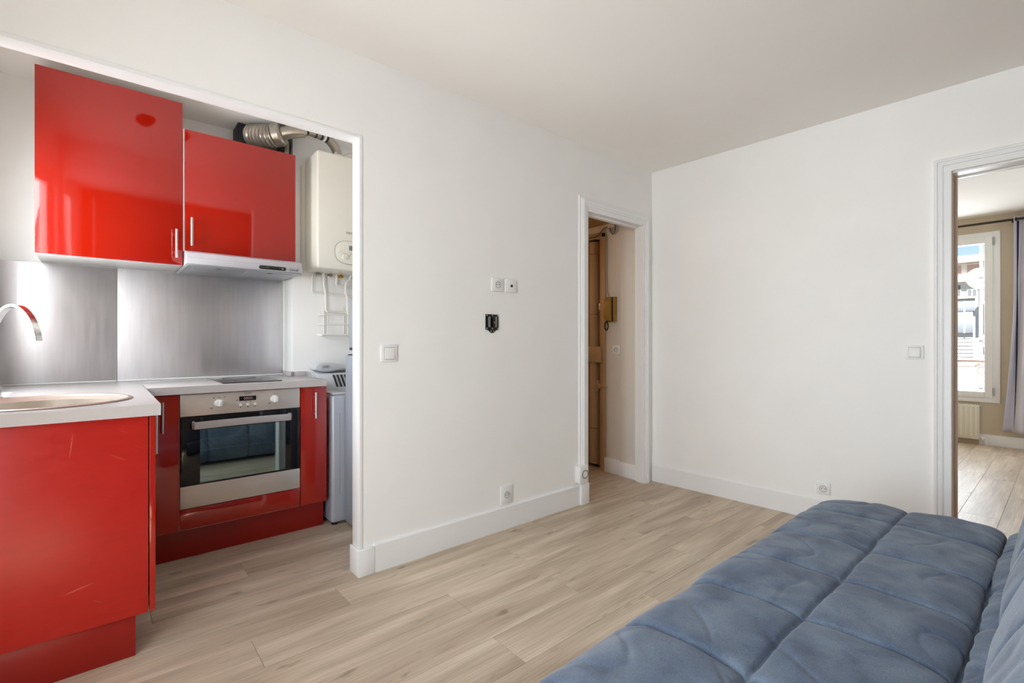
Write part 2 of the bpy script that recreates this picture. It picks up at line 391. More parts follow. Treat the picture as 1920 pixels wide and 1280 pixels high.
# hall shell
struct(MB().box(2.20, 2.30, YA + TA, 4.7, 0, H).build('wall_hall_left', 'hallwall'))
struct(MB().box(2.20, 3.62, 4.6, 4.7, 0, H).build('wall_hall_end', 'hallwall'))
mb = MB().box(3.405, 3.62, YA + TA, 2.70, 0, 2.19).box(3.405, 3.62, 3.68, 4.6, 0, 2.19).box(3.405, 3.62, 2.70, 3.68, 2.08, 2.19)
struct(mb.build('wall_hall_right', 'hallwall'))
struct(MB().box(3.56, 3.62, 2.70, 3.68, -.01, 2.08).build('hall_light_blocker', 'tandark'))  # unseen backing added behind the door to block sky light leaking under it
struct(MB().box(3.386, 3.405, YA + TA, 2.521, 0, 2.19, .002).build('trim_4', 'hallwall'))
struct(MB().box(2.30, 3.62, YA + TA, 4.6, 2.19, H).build('ceiling_hall', 'tandark'))  # ceiling coloured ochre in place of warm lamp light
struct(MB().box(3.371, 3.386, 2.352, 2.529, 0, .125, .003).box(3.391, 3.405, 2.53, 2.70, 0, .128, .003).build('baseboard_hall', 'trim'))
# bedroom shell
mb = MB().box(XF, XF + .3, -1.05, .511 + .02, 0, H).box(XF, XF + .3, 1.55, 1.75, 0, H).box(XF, XF + .3, .531, 1.55, 0, .494).box(XF, XF + .3, .531, 1.55, 2.35, H)
struct(mb.build('wall_bedroom_window', 'taupe'))
struct(MB().box(3.72, XF, 1.65, 1.75, 0, H).build('wall_bedroom_left', 'taupe'))
struct(MB().box(3.80, 4.75, -1.10, -.95, 0, H).box(6.45, XF, -1.10, -.95, 0, H).box(4.75, 6.45, -1.10, -.95, 0, .8).box(4.75, 6.45, -1.10, -.95, 2.2, H).build('wall_bedroom_right', 'taupe'))
struct(MB().box(3.72, XF + .3, -1.05, 1.75, H, H + .15).build('ceiling_bedroom', 'ceil'))
struct(MB().box(XF - .016, XF, -.95, .68, 0, .118, .003).box(XF - .016, XF, .88, 1.64, 0, .118, .003).build('baseboard_bedroom', 'trim'))

struct(MB().box(-.512, -.445, -.93, -.895, 0, 2.30, .004).build('trim_10', 'trim'))
# skirtings
def skirt_prof(h, t): return [(0, 0), (t, 0), (t, h * .735), (t - .001, h * .745), (t + .001, h * .755), (t + .001, h * .95), (t - .005, h), (0, h)]
pts = [(1.035, YA - d, z) for d, z in skirt_prof(.142, .015)]
struct(MB().poly(pts, (2.568 - 1.035, 0, 0)).build('baseboard_front', 'trim'))
s0, s1 = .012, 1.765
pts = [B(s0, -d, z) for d, z in skirt_prof(.135, .014)]
struct(MB().poly(pts, B(s1, 0, 0) - B(s0, 0, 0)).build('baseboard_right', 'trim'))
# corner block at the foot of the kitchen opening
mb = MB().poly([(.9495, YA + TA + .012, 0), (.9495, YA - .018, 0), (1.034, YA - .018, 0), (1.034, YA, 0), (.9609, YA, 0), (.9609, YA + TA + .012, 0)], (0, 0, .132), .003)
struct(mb.build('trim_5', 'trim'))
# thin corner bead round the kitchen opening
mb = MB().poly([(.960, YA - .004, .132), (.9765, YA - .004, .132), (.9765, YA - .004, 2.1605), (-.455, YA - .004, 2.1605), (-.455, YA - .004, .0), (-.4385, YA - .004, 0), (-.4385, YA - .004, 2.1435), (.960, YA - .004, 2.1435)], (0, TA + .006, 0), .0014)
struct(mb.build('trim_1', 'trim'))

# moulded door casings (profile swept round three sides)
def casing(path_fn, a0, a1, ztop, prof, name):
    """path_fn(a, d, z): a along wall, d out of wall; prof: (w outwards from opening, d)"""
    mb = MB(); rows = []
    for (w, d) in prof: rows.append([path_fn(a0 - w, d, 0), path_fn(a0 - w, d, ztop + w), path_fn(a1 + w, d, ztop + w), path_fn(a1 + w, d, 0)])
    mb.grid(rows)
    bmesh.ops.recalc_face_normals(mb.bm, faces=mb.bm.faces[:])
    return struct(mb.build(name, 'trim', smooth=20))
prof = [(-.001, -.05), (-.001, .010), (.002, .013), (.020, .014), (.022, .020), (.034, .021), (.037, .026), (.058, .027), (.062, .022), (.070, .019), (.073, .012), (.088, .010), (.090, -.002)]
casing(lambda a, d, z: Vector((a, YA - d, z)), 2.653, 3.345, 2.098, [(w if w < .05 else w, d) for w, d in prof], 'trim_2')
prof2 = [(-.002, -.004), (-.002, .016), (.001, .018), (.026, .018), (.029, .013), (.032, .013), (.034, .022), (.046, .023), (.050, .017), (.054, .016), (.057, .025), (.066, .026), (.072, .020), (.074, -.002)]
casing(lambda a, d, z: B(a, -d, z), 1.84, 2.67, 2.083, prof2, 'trim_3')
# linings of the two doorways, with a rebate
mb = MB().box(2.648, 2.660, YA - .01, YA + TA + .01, 0, 2.10, .002).box(3.352, 3.366, YA - .01, YA + .035, 0, 2.10, .002).box(3.372, 3.386, YA + .035, YA + TA + .004, 0, 2.10, .002).box(3.364, 3.374, YA + .03, YA + .04, 0, 2.10)
mb.box(2.65, 3.37, YA - .01, YA + .045, 2.088, 2.104, .002).box(2.65, 3.37, YA + .045, YA + TA + .006, 2.078, 2.104, .002)
struct(mb.build('trim_6', 'trim'))
mb = MB()
def bbox(mb, s0, s1, o0, o1, z0, z1):
    p = [B(s0, o0, z0), B(s1, o0, z0), B(s1, o0, z1), B(s0, o0, z1)]
    mb.poly(p, Vector((o1 - o0, (o1 - o0) * .038, 0))); return mb
bbox(mb, 1.832, 1.845, .002, .128, 0, 2.09); bbox(mb, 2.665, 2.678, .002, .128, 0, 2.09)
bbox(mb, 1.842, 1.854, .075, .11, 0, 2.075)
struct(mb.build('trim_7', 'reveal'))
mb = MB(); bbox(mb, 1.842, 2.67, .002, .110, 2.073, 2.09); bbox(mb, 1.842, 2.67, .110, .128, 2.066, 2.09); struct(mb.build('trim_14', 'trim'))
# plinth blocks of the small door casing
struct(MB().box(2.562, 2.648, YA - .030, YA - .001, 0, .145, .003).build('trim_8', 'trim'))

# windows behind the camera side (living room, kitchen): frame, sashes, panes
def window_x(name, x0, x1, y0, y1, z0, z1, nsash, swap=False):
    w = sempty(name, ((y0 + y1) / 2, (x0 + x1) / 2, z0) if swap else ((x0 + x1) / 2, (y0 + y1) / 2, z0))
    t = .05
    mt = Matrix(((0, 1, 0, 0), (1, 0, 0, 0), (0, 0, 1, 0), (0, 0, 0, 1))) if swap else Matrix()
    def bx(L, bv, nm, m, par):
        mb = MB()
        for a in L: mb.box(*a, bv)
        for v in mb.bm.verts: v.co = mt @ v.co
        bmesh.ops.recalc_face_normals(mb.bm, faces=mb.bm.faces[:])
        return mb.build(nm, m, par)
    bx([(x0, x1, y0, y0 + t, z0, z1), (x0, x1, y1 - t, y1, z0, z1), (x0, x1, y0 + t, y1 - t, z0, z0 + t), (x0, x1, y0 + t, y1 - t, z1 - t, z1)], .003, 'window_frame', 'upvc', w)
    wd = (y1 - y0 - 2 * t) / nsash
    for i in range(nsash):
        a = y0 + t + i * wd; b = a + wd
        sa = bx([(x0 + .01, x1 + .012, a, a + .06, z0 + t, z1 - t), (x0 + .01, x1 + .012, b - .06, b, z0 + t, z1 - t), (x0 + .01, x1 + .012, a + .06, b - .06, z0 + t, z0 + t + .06), (x0 + .01, x1 + .012, a + .06, b - .06, z1 - t - .06, z1 - t)], .004, 'sash', 'upvc', w)
        xm = (x0 + x1) / 2
        bx([(xm - .002, xm + .002, a + .058, b - .058, z0 + t + .058, z1 - t - .058)], 0, 'pane', 'pane', sa)
    return w
window_x('window_2', -.98, -.92, -.10, 1.40, .12, 2.27, 2)
window_x('window_3', -.56, -.50, 2.40, 3.25, 1.0, 2.15, 1)
window_x('window_4', -1.05, -.99, 4.75, 6.45, .8, 2.2, 2, True)

# ------------------------------------------------------------------ sofa bed (quilted velour)
import numpy as np
def hash2(ix, iy, k): 
    v = np.sin(ix * 127.1 + iy * 311.7 + k * 74.7) * 43758.5453
    return v - np.floor(v)
def vnoise(x, y, k=0):
    ix = np.floor(x); iy = np.floor(y); fx = x - ix; fy = y - iy
    fx = fx * fx * (3 - 2 * fx); fy = fy * fy * (3 - 2 * fy)
    a = hash2(ix, iy, k); b = hash2(ix + 1, iy, k); c = hash2(ix, iy + 1, k); d = hash2(ix + 1, iy + 1, k)
    return (a * (1 - fx) + b * fx) * (1 - fy) + (c * (1 - fx) + d * fx) * fy
def resample(prof, n):
    P = np.array(prof, float); 
    # Catmull-Rom smooth
    Q = []
    for i in range(len(P) - 1):
        p0 = P[max(0, i - 1)]; p1 = P[i]; p2 = P[i + 1]; p3 = P[min(len(P) - 1, i + 2)]
        for t in np.linspace(0, 1, 12, endpoint=False):
            Q.append(.5 * ((2 * p1) + (-p0 + p2) * t + (2 * p0 - 5 * p1 + 4 * p2 - p3) * t * t + (-p0 + 3 * p1 - 3 * p2 + p3) * t ** 3))
    Q.append(P[-1]); Q = np.array(Q)
    s = np.concatenate([[0], np.cumsum(np.hypot(*np.diff(Q, axis=0).T))]); u = np.linspace(0, s[-1], n)
    return np.stack([np.interp(u, s, Q[:, 0]), np.interp(u, s, Q[:, 1])], 1), u
XS = [2.437, 2.072, 1.752, 1.435, 1.088, .75, .42]
XEND = 2.775
def quilt(name, prof, nv, seamsv, parent, puff, wr, xe=XEND, corner=True, seed=0, phase=0.):
    P, arc_ = resample(prof, nv)
    nu = 720; us = np.linspace(.28, xe, nu)
    T = np.gradient(P, axis=0); T /= np.linalg.norm(T, axis=1)[:, None]
    N = np.stack([T[:, 1], -T[:, 0]], 1)      # outward (profile runs bottom-front -> up -> back)
    if N[nv // 2, 1] < 0: N = -N
    U, Vv = np.meshgrid(us, np.arange(nv), indexing='ij'); A = arc_[Vv.astype(int)]
    # wobbling seams
    wob = .010 * (vnoise(A * 7, U * 0 + 3, seed) - .5)
    du = np.full(U.shape, 9.)
    for x in XS: du = np.minimum(du, np.abs(U + phase - x + wob))
    dv = np.full(U.shape, 9.)
    for sv in seamsv:
        k = np.argmin(np.abs(P[:, 0] - sv[0]) + np.abs(P[:, 1] - sv[1])); dv = np.minimum(dv, np.abs(A - arc_[k] + .008 * (vnoise(U * 6, U * 0, seed + 5) - .5)))
    d_end = (xe - U)
    g = lambda d, s: 1 - np.exp(-(d / s))
    pf = puff * (g(du, .06) * .25 + .75 * g(du, .009)) * (g(dv, .05) * .18 + .82 * g(dv, .010))
    # soft wrinkles and dimples
    w1 = vnoise(U * 6 + A * 5, A * 11 - U * 3, seed + 1); w2 = vnoise(U * 15 - A * 9, A * 16 + U * 7, seed + 2)
    ridge = np.exp(-((np.abs(vnoise(U * 5 + A * 3.5, A * 4 - U * 2.5, seed + 3) - .5)) / .035) ** 2)
    nearseam = np.exp(-dv / .06) * (vnoise(U * 34, A * 2, seed + 4) - .5) * .006
    D = pf + wr * (w1 - .5) * 1.0 + wr * .35 * (w2 - .5) - wr * .5 * ridge * g(du, .08) + nearseam - .007 * np.exp(-(np.minimum(du, dv) / .006) ** 2)
    Yb = P[:, 0][Vv.astype(int)]; Zb = P[:, 1][Vv.astype(int)]
    Y = Yb + N[:, 0][Vv.astype(int)] * D; Z = Zb + N[:, 1][Vv.astype(int)] * D
    # rounded far end
    R = .11; e = np.clip((R - d_end) / R, 0, 1)
    drop = 1 - np.sqrt(np.clip(1 - e ** 2, 0, 1))
    zb = .04
    Z2 = zb + (Z - zb) * (1 - .30 * drop) if corner else Z * (1 - .12 * drop)
    Yc = .3 if corner else -.07
    Y2 = Yc + (Y - Yc) * (1 - (.06 if corner else .45) * drop)
    X = U.copy()
    if corner:
        wgt = np.clip((U - 2.2) / (xe - 2.2), 0, 1) ** 1.5
        X = U - wgt * 1.35 * np.maximum(0, Y2 - .45) ** 2
    rows = [[(X[i, j], Y2[i, j], Z2[i, j]) for j in range(nv)] for i in range(nu)]
    # close the far end down to the floor line
    last = rows[-1]; rows.append([(p[0] + .004, p[1], zb + (p[2] - zb) * .5) for p in last]); rows.append([(p[0] - .01, p[1], zb) for p in last])
    mb = MB().grid(rows)
    bmesh.ops.recalc_face_normals(mb.bm, faces=mb.bm.faces[:])
    return mb.build(name, 'fabric', parent, smooth=180)
sofa = thing('sofa_bed', 'slate blue quilted velour sofa bed along the lower right of the room', 'sofa', (1.5, .3, 0))
seat = [(.80, .045), (.835, .14), (.838, .22), (.822, .30), (.787, .362), (.742, .392), (.68, .403), (.57, .405), (.47, .402), (.35, .405), (.24, .402), (.19, .392), (.167, .372), (.148, .392), (.12, .408), (.085, .408), (.05, .39), (.03, .36)]
quilt('seat_quilt', seat, 330, [(.47, .402), (.167, .372)], sofa, .015, .010)
back = [(.045, .34), (.065, .395), (.083, .45), (.082, .50), (.062, .57), (.02, .66), (-.03, .75), (-.08, .81), (-.14, .835), (-.20, .81), (-.235, .72), (-.245, .5), (-.245, .12)]
quilt('backrest_quilt', back, 150, [(-.03, .75)], sofa, .034, .010, xe=2.70, corner=False, seed=20, phase=.17)
mb = MB().box(.34, 2.60, -.22, .76, .05, .33, .01)
mb.build('base_frame', 'black', sofa)
for x in (.42, 2.52):
    for y in (-.15, .70): MB().cyl((x, y, 0), (x, y, .06), .022, 12).build('leg', 'black', sofa)

# ------------------------------------------------------------------ wall fittings
def frame_on(kind, place, w, h, label, cat, group, name, d=.009, extra=None):
    """place(u, d, v): u right on wall, d out of wall, v up; centred at 0,0"""
    c = place(0, 0, 0); t = thing(name, label, cat, tuple(place(0, 0, -h / 2)), group)
    # local frame matrix: x=u, y=-d (into wall), z=v
    ux = (place(1, 0, 0) - c); dn = (place(0, 1, 0) - c); uz = Vector((0, 0, 1))
    Mx = Matrix(((ux.x, -dn.x, 0, c.x), (ux.y, -dn.y, 0, c.y), (0, 0, 1, c.z), (0, 0, 0, 1)))
    MB().box(-w / 2, w / 2, -d, 0, -h / 2, h / 2, .0035).build('cover_plate', 'whiteplastic', t, mtx=Mx)
    if kind == 'switch':
        a = .62
        MB().box(-w * .33, w * .33, -d - .0012, -d + .001, -h * .36, h * .36, .0005).build('surround', 'greyplastic', t, mtx=Mx)
        mb = MB(); p = [(-w * .31, -d - .001, -h * .33), (-w * .31, -d - .0065, -h * .33), (-w * .31, -d - .002, h * .33), (-w * .31, -d + .001, h * .33)]
        mb.poly(p, (w * .62, 0, 0), .0006).build('rocker', 'whiteplastic', t, mtx=Mx)
    if kind == 'socket':
        MB().box(-w * .34, w * .34, -d - .0016, -d + .001, -h * .34, h * .34, .001).build('insert', 'whiteplastic', t, mtx=Mx)
        r = .0205
        ring = MB().lathe([(r, 0), (r, .0025), (r - .0025, .0025), (r - .003, -.004), (0, -.004)], (0, -d - .0015, 0), 'Y', 28, mtx=Matrix.Rotation(PI / 2, 4, 'X')).build('recess', 'greyplastic', t, mtx=Mx)
        for sx, sz in ((-.0095, 0), (.0095, 0)): MB().lathe([(.0028, 0), (.0028, .004), (0, .004)], (sx, -d + .0012, sz), 'Y', 12).build('hole', 'dark', t, mtx=Mx)
        MB().cyl((0, -d - .008, .009), (0, -d, .009), .0026, 10).build('earth_pin', 'satin', t, mtx=Mx)
    if kind == 'aerial':
        MB().box(-w * .34, w * .34, -d - .0016, -d + .001, -h * .34, h * .34, .001).build('insert', 'whiteplastic', t, mtx=Mx)
        MB().lathe([(.008, 0), (.008, .004), (.0055, .004), (.0055, .0005), (0, .0005)], (0, -d - .0012, 0), 'Y', 20).build('connector', 'dark', t, mtx=Mx)
    if extra: extra(t, Mx)
    return t
def onA(x, z): return lambda u, d, v: Vector((x + u, YA - d, z + v))
def onB(s, z): return lambda u, d, v: B(s + u, -d, z + v)
frame_on('switch', onA(1.116, 1.0895), .088, .088, 'square white light switch alone on the wall beside the kitchen opening', 'light switch', 'wall switches', 'light_switch')
frame_on('socket', onA(1.826, 1.494), .090, .080, 'white power socket high on the wall above the black bracket', 'socket', 'wall sockets', 'wall_socket')
frame_on('aerial', onA(1.933, 1.494), .090, .080, 'white aerial outlet with a single dark hole next to the high socket', 'outlet', 'wall sockets', 'aerial_outlet')
frame_on('socket', onA(1.897, .209), .092, .112, 'white socket low on the wall just above the skirting', 'socket', 'wall sockets', 'wall_socket')
frame_on('switch', onB(1.684, 1.089), .082, .080, 'white light switch beside the bedroom doorway casing', 'light switch', 'wall switches', 'light_switch')
frame_on('socket', onB(1.233, .209), .078, .078, 'white socket low on the bright right wall behind the sofa bed', 'socket', 'wall sockets', 'wall_socket')
# round-dial box on the foot of the door casing
t = thing('surface_box', 'white surface box with a grey ring on the foot of the hall door casing', 'outlet', (2.565, YA - .05, .16))
MB().box(2.524, 2.612, YA - .052, YA - .001, .162, .280, .005).build('housing', 'whiteplastic', t)
MB().lathe([(.030, 0), (.030, .004), (.0255, .004), (.0255, 0)], (2.574, YA - .052, .222), 'Y', 32).build('ring', 'grey', t)
MB().lathe([(.0245, 0), (.024, .003), (0, .003)], (2.574, YA - .052, .222), 'Y', 32).build('button', 'whiteplastic', t)
# black wall bracket
t = thing('wall_bracket', 'small black metal screen mounting bracket left bare on the wall', 'bracket', (1.785, YA - .012, 1.205))
bx0, bx1, bz0, bz1 = 1.737, 1.834, 1.222, 1.313
p = [(bx0, YA - .005, bz0), (bx0 + .02, YA - .005, bz0 - .004), (bx0 + .035, YA - .005, bz0 - .017), (1.785, YA - .005, bz0 - .021), (bx1 - .033, YA - .005, bz0 - .017), (bx1 - .02, YA - .005, bz0 - .004), (bx1, YA - .005, bz0), (bx1, YA - .005, bz1), (bx0, YA - .005, bz1)]
MB().poly(p, (0, .005, 0), .0008).build('back_plate', 'blackmetal', t)
for x in (1.758, 1.807): MB().box(x - .006, x + .006, YA - .016, YA - .004, 1.236, 1.298, .001).build('rail', 'grey', t)
MB().box(1.776, 1.789, YA - .020, YA - .004, 1.240, 1.294, .002).build('arm_hinge', 'blackmetal', t)
MB().lathe([(.006, 0), (.005, .006), (0, .007)], (1.791, YA - .012, 1.264), 'Y', 12).build('bolt', 'satin', t)
for x, z in ((1.744, 1.306), (1.785, 1.306), (1.827, 1.306), (1.744, 1.229), (1.827, 1.229), (1.785, 1.228), (1.776, 1.213), (1.796, 1.213)):
    MB().lathe([(.0045, 0), (.004, .0025), (0, .003)], (x, YA - .005, z), 'Y', 10).build('screw', 'satin', t)

# ------------------------------------------------------------------ kitchen
def handle(x, y, z0, z1, parent, axis='Y', out=.034, label='satin metal bar handle'):
    mb = MB()
    if axis == 'Y':
        mb.tube([(x, y - out, z0), (x, y - out, z1)], .0062, 12)
        for z in (z0 + .028, z1 - .028): mb.cyl((x, y - out, z), (x, y + .0005, z), .0048, 10)
    else:
        mb.tube([(x + out, y, z0), (x + out, y, z1)], .0062, 12)
        for z in (z0 + .028, z1 - .028): mb.cyl((x + out, y, z), (x - .0005, y, z), .0048, 10)
    o = mb.build('handle', 'satin', parent); o['label'] = label; return o

# wall cabinets
YD = 3.25
def wall_cab(name, x0, x1, z0, z1, label, hx, hz0, hz1):
    t = thing(name, label, 'cabinet', ((x0 + x1) / 2, (YD + YK) / 2, z0), 'red wall cabinets')
    MB().box(x0 + .001, x1 - .001, YD + .020, YK - .001, z0, z1, .0015).build('carcass', 'carcass', t)
    if x0 > 0: MB().box(x0 - .0075, x0 + .0002, YD + .004, YK - .001, z0, z1, .001).build('side_strip', 'carcass', t)
    d = MB().box(x0 + .0015, x1 - .0015, YD, YD + .0185, z0 + .0015, z1 - .0015, .0012).build('door', 'red', t)
    d['label'] = 'glossy red door'
    handle(hx, YD, hz0, hz1, d)
wall_cab('wall_cabinet', -.243, .3512, 1.577, 2.489, 'taller glossy red wall cabinet over the steel splashback', .319, 1.612, 1.770)
wall_cab('wall_cabinet', .3590, .953, 1.659, 2.348, 'shorter glossy red wall cabinet above the cooker hood', .390, 1.688, 1.846)

# cooker hood
t = thing('cooker_hood', 'slim silver grey cooker hood under the shorter red wall cabinet', 'cooker hood', (.65, 3.4, 1.572))
p = [(.3555, 3.12, 1.5745), (.3555, 3.12, 1.606), (.3555, 3.126, 1.611), (.3555, 3.135, 1.638), (.3555, 3.20, 1.655), (.3555, YK - .004, 1.655), (.3555, YK - .004, 1.5745)]
MB().poly(p, (.5985, 0, 0), .0012).build('body', 'hoodgrey', t)
MB().box(.362, .948, 3.128, YK - .02, 1.569, 1.575, .001).build('underside_tray', 'filter', t)
for x0, x1 in ((.395, .645), (.665, .915)):
    f = MB().box(x0, x1, 3.19, 3.50, 1.5665, 1.570, .001).build('grease_filter', 'filter', t)
    MB().box(x0 + .11, x0 + .135, 3.197, 3.205, 1.5645, 1.567).build('latch', 'dark', f)
cp = MB()
a = [(.720 + .011 * math.cos(q), 3.1195, 1.5900 + .011 * math.sin(q)) for q in [PI / 2 + PI * i / 8 for i in range(9)]] + [(.848 + .011 * math.cos(q), 3.1195, 1.5900 + .011 * math.sin(q)) for q in [-PI / 2 + PI * i / 8 for i in range(9)]]
cpo = cp.poly(a, (0, -.003, 0), .0006).build('control_panel', 'black', t)
for x, w_ in ((.722, .006), (.734, .004), (.745, .005), (.757, .010), (.822, .004)): MB().box(x - w_ / 2, x + w_ / 2, 3.1145, 3.1168, 1.5885, 1.5915, .0006).build('button', 'grey', cpo)
MB().box(.766, .812, 3.1150, 3.1168, 1.5875, 1.5925, .0006).build('slider', 'dark', cpo)
MB().lathe([(.0065, 0), (.0055, .004), (0, .004)], (.838, 3.1165, 1.590), 'Y', 16).build('lamp_knob', 'grey', cpo)
text('Candy', .022, 'black', t, 'lettering', facing_minus_y(.904, 3.1195, 1.590), shear=.35, xs=.95)

# steel splashback: two sheets and the white sealant at their foot
for x0, x1, lab in ((-.435, .0715, 'left brushed steel splashback sheet behind the sink'), (.0745, .972, 'right brushed steel splashback sheet behind the hob')):
    t = thing('splashback', lab, 'splashback', ((x0 + x1) / 2, YK, .921), 'steel splashback sheets')
    MB().box(x0, x1, YK - .004, YK - .0003, .922, 1.574, .0005).build('sheet', 'steel', t)
    for z in (1.562,): 
        for x in (x0 + .018, x1 - .018): MB().lathe([(.003, 0), (.0025, .0015), (0, .0015)], (x, YK - .004, z), 'Y', 10).build('screw', 'satin', t)
    MB().box(x0, x1, YK - .011, YK - .004, .9185, .9255, .002).build('sealant_bead', 'sealant', t)

# worktops: sink leg with a round cut-out, and the run over the oven
ZT, ZB = .9175, .8765
def worktop_with_hole(x0, x1, y0, y1, cx, cy, r, n=56):
    mb = MB(); b = mb.bm
    per = []
    for k in range(n):
        a = 2 * PI * k / n; c, s = math.cos(a), math.sin(a)
        tx = ((x1 - cx) / c if c > 1e-9 else (x0 - cx) / c if c < -1e-9 else 1e9); ty = ((y1 - cy) / s if s > 1e-9 else (y0 - cy) / s if s < -1e-9 else 1e9)
        tt = min(tx, ty); per.append((cx + c * tt, cy + s * tt))
    # snap the four corners
    for X, Y in ((x0, y0), (x0, y1), (x1, y0), (x1, y1)):
        k = min(range(n), key=lambda i: (per[i][0] - X) ** 2 + (per[i][1] - Y) ** 2); per[k] = (X, Y)
    ring = [(cx + r * math.cos(2 * PI * k / n), cy + r * math.sin(2 * PI * k / n)) for k in range(n)]
    V = {}
    for nm, L, z in (('ot', per, ZT), ('it', ring, ZT), ('ob', per, ZB), ('ib', ring, ZB)): V[nm] = [b.verts.new((p[0], p[1], z)) for p in L]
    for k in range(n):
        q = (k + 1) % n
        b.faces.new((V['it'][k], V['ot'][k], V['ot'][q], V['it'][q])); b.faces.new((V['ib'][k], V['ib'][q], V['ob'][q], V['ob'][k]))
        b.faces.new((V['ot'][k], V['ob'][k], V['ob'][q], V['ot'][q])); b.faces.new((V['it'][k], V['it'][q], V['ib'][q], V['ib'][k]))
    bmesh.ops.recalc_face_normals(b, faces=b.faces[:])
    return mb
SX, SY, SR = -.172, 2.545, .272
t = thing('worktop', 'grey worktop of the sink leg nearest the living room', 'worktop', (-.13, 2.9, ZB))
worktop_with_hole(-.432, .170, 2.20, YK - .0045, SX, SY, SR - .012).build('board', 'worktop', t)
MB().box(.1665, .1725, 3.0, YK - .012, ZT - .003, ZT + .0012, .0004).build('joint_strip', 'satin', t)
t = thing('worktop', 'grey worktop running over the oven to the pillar', 'worktop', (.62, 3.3, ZB))
mb = MB().box(.173, 1.058, 2.985, 3.417, ZB, ZT, .0015).box(.173, .980, 3.40, YK - .0045, ZB, ZT, .0005)
mb.build('board', 'worktop', t)
MB().box(.175, 1.057, 2.9845, 2.986, ZB + .001, ZT - .001).build('edge_band', 'worktop', t)
# small grey upstand round the foot of the pillar
t = thing('upstand', 'short grey upstand strip round the foot of the white pillar', 'trim', (1.01, 3.42, ZT), None)
MB().box(.971, .9825, 3.41, YK - .012, ZT, .948, .001).build('side_strip', 'worktop', t)
MB().box(.9835, 1.066, 3.408, 3.4195, ZT, .948, .001).build('front_strip', 'worktop', t)
MB().box(.968, .984, 3.404, 3.4105, ZT, .948, .001).build('corner_cap', 'satin', t)

# round sink and tap
t = thing('kitchen_sink', 'round steel sink let into the grey worktop', 'sink', (SX, SY, ZT - .16))
MB().lathe([(SR, ZT), (SR + .003, ZT + .003), (SR - .004, ZT + .0065), (SR - .014, ZT + .006), (SR - .020, ZT + .001), (SR - .030, ZT - .004), (SR - .044, ZT - .012), (SR - .052, ZT - .10), (SR - .08, ZT - .135), (SR - .14, ZT - .15), (.04, ZT - .155)], (SX, SY, 0), 'Z', 72).build('bowl', 'sink', t)
MB().lathe([(.042, ZT - .155), (.040, ZT - .150), (.030, ZT - .153), (.012, ZT - .152), (0, ZT - .150)], (SX, SY, 0), 'Z', 32).build('drain', 'chrome', t)
t = thing('kitchen_tap', 'tall chrome tap with a flat arched spout over the sink', 'tap', (-.335, 2.80, ZT))
bX, bY = -.335, 2.80; dv = Vector((.148, -.105, 0)); dl = dv.length; dn = dv.normalized(); sd = Vector((-dn.y, dn.x, 0))
MB().lathe([(.040, 0), (.040, .006), (.034, .010), (.032, .060), (.028, .064), (.026, .068), (0, .068)], (bX, bY, ZT), 'Z', 28).build('body', 'chrome', t)
rows = []
rr = dl / 2
path = [Vector((bX, bY, ZT + .06)), Vector((bX, bY, 1.04)), Vector((bX, bY, 1.09))] + [Vector((bX, bY, 0)) + dn * (rr - rr * math.cos(q)) + Vector((0, 0, 1.10 + .192 * math.sin(q))) for q in [(PI - .27) * i / 24 for i in range(1, 25)]]
mb = MB(); n = len(path)
for i, p in enumerate(path):
    tg = (path[min(n - 1, i + 1)] - path[max(0, i - 1)]).normalized(); nr = sd.cross(tg).normalized()
    w_, h_ = .0155, .0055
    rows.append([p + sd * w_ * a + nr * h_ * b for a, b in ((-1, -.7), (-.9, -1), (.9, -1), (1, -.7), (1, .7), (.9, 1), (-.9, 1), (-1, .7), (-1, -.7))])
mb.grid(rows); bmesh.ops.remove_doubles(mb.bm, verts=mb.bm.verts[:], dist=1e-5); bmesh.ops.holes_fill(mb.bm, edges=mb.bm.edges[:]); bmesh.ops.recalc_face_normals(mb.bm, faces=mb.bm.faces[:])
mb.build('spout', 'chrome', t)
MB().tube([(bX - .01, bY + .012, ZT + .062), (bX - .04, bY + .03, ZT + .075), (bX - .045, bY + .034, ZT + .12)], [.012, .011, .008], 12).build('lever', 'chrome', t)

# sink unit: scratched end panel, two doors towards the kitchen floor, plinth
t = thing('sink_unit', 'red base unit under the sink with a scratched end panel', 'cabinet', (-.14, 2.5, 0), 'red base units')
MB().box(-.428, .128, 2.245, 2.252, .16, ZB - .001).box(-.428, .128, 2.252, 2.79, .16, .178).box(-.428, -.412, 2.252, 2.79, .178, ZB - .001).build('carcass', 'carcass', t)
MB().box(-.432, .134, 2.222, 2.2445, .150, ZB - .0005, .0015).build('end_panel', 'redend', t)['label'] = 'scratched red end panel'
MB().box(-.40, .097, 2.232, 2.79, 0, .150, .001).build('plinth', 'redplinth', t)
for y0, y1, hy in ((2.222, 2.489, 2.458), (2.492, 2.788, 2.522)):
    d = MB().box(.1375, .1555, y0, y1, .152, ZB - .004, .001).build('door', 'red', t)
    handle(.1555, hy, .686, .846, d, 'X', .018 if hy < 2.5 else .013)

YB = 3.007
# corner unit
t = thing('corner_unit', 'narrow red corner base unit left of the oven', 'cabinet', (.25, 3.3, 0), 'red base units')
MB().box(.140, .306, YB + .02, 3.59, .16, ZB - .001, .001).build('carcass', 'carcass', t)
d = MB().box(.158, .3085, YB, YB + .0185, .166, ZB - .003, .0012).build('door', 'red', t)
handle(.236, YB, .686, .842, d)
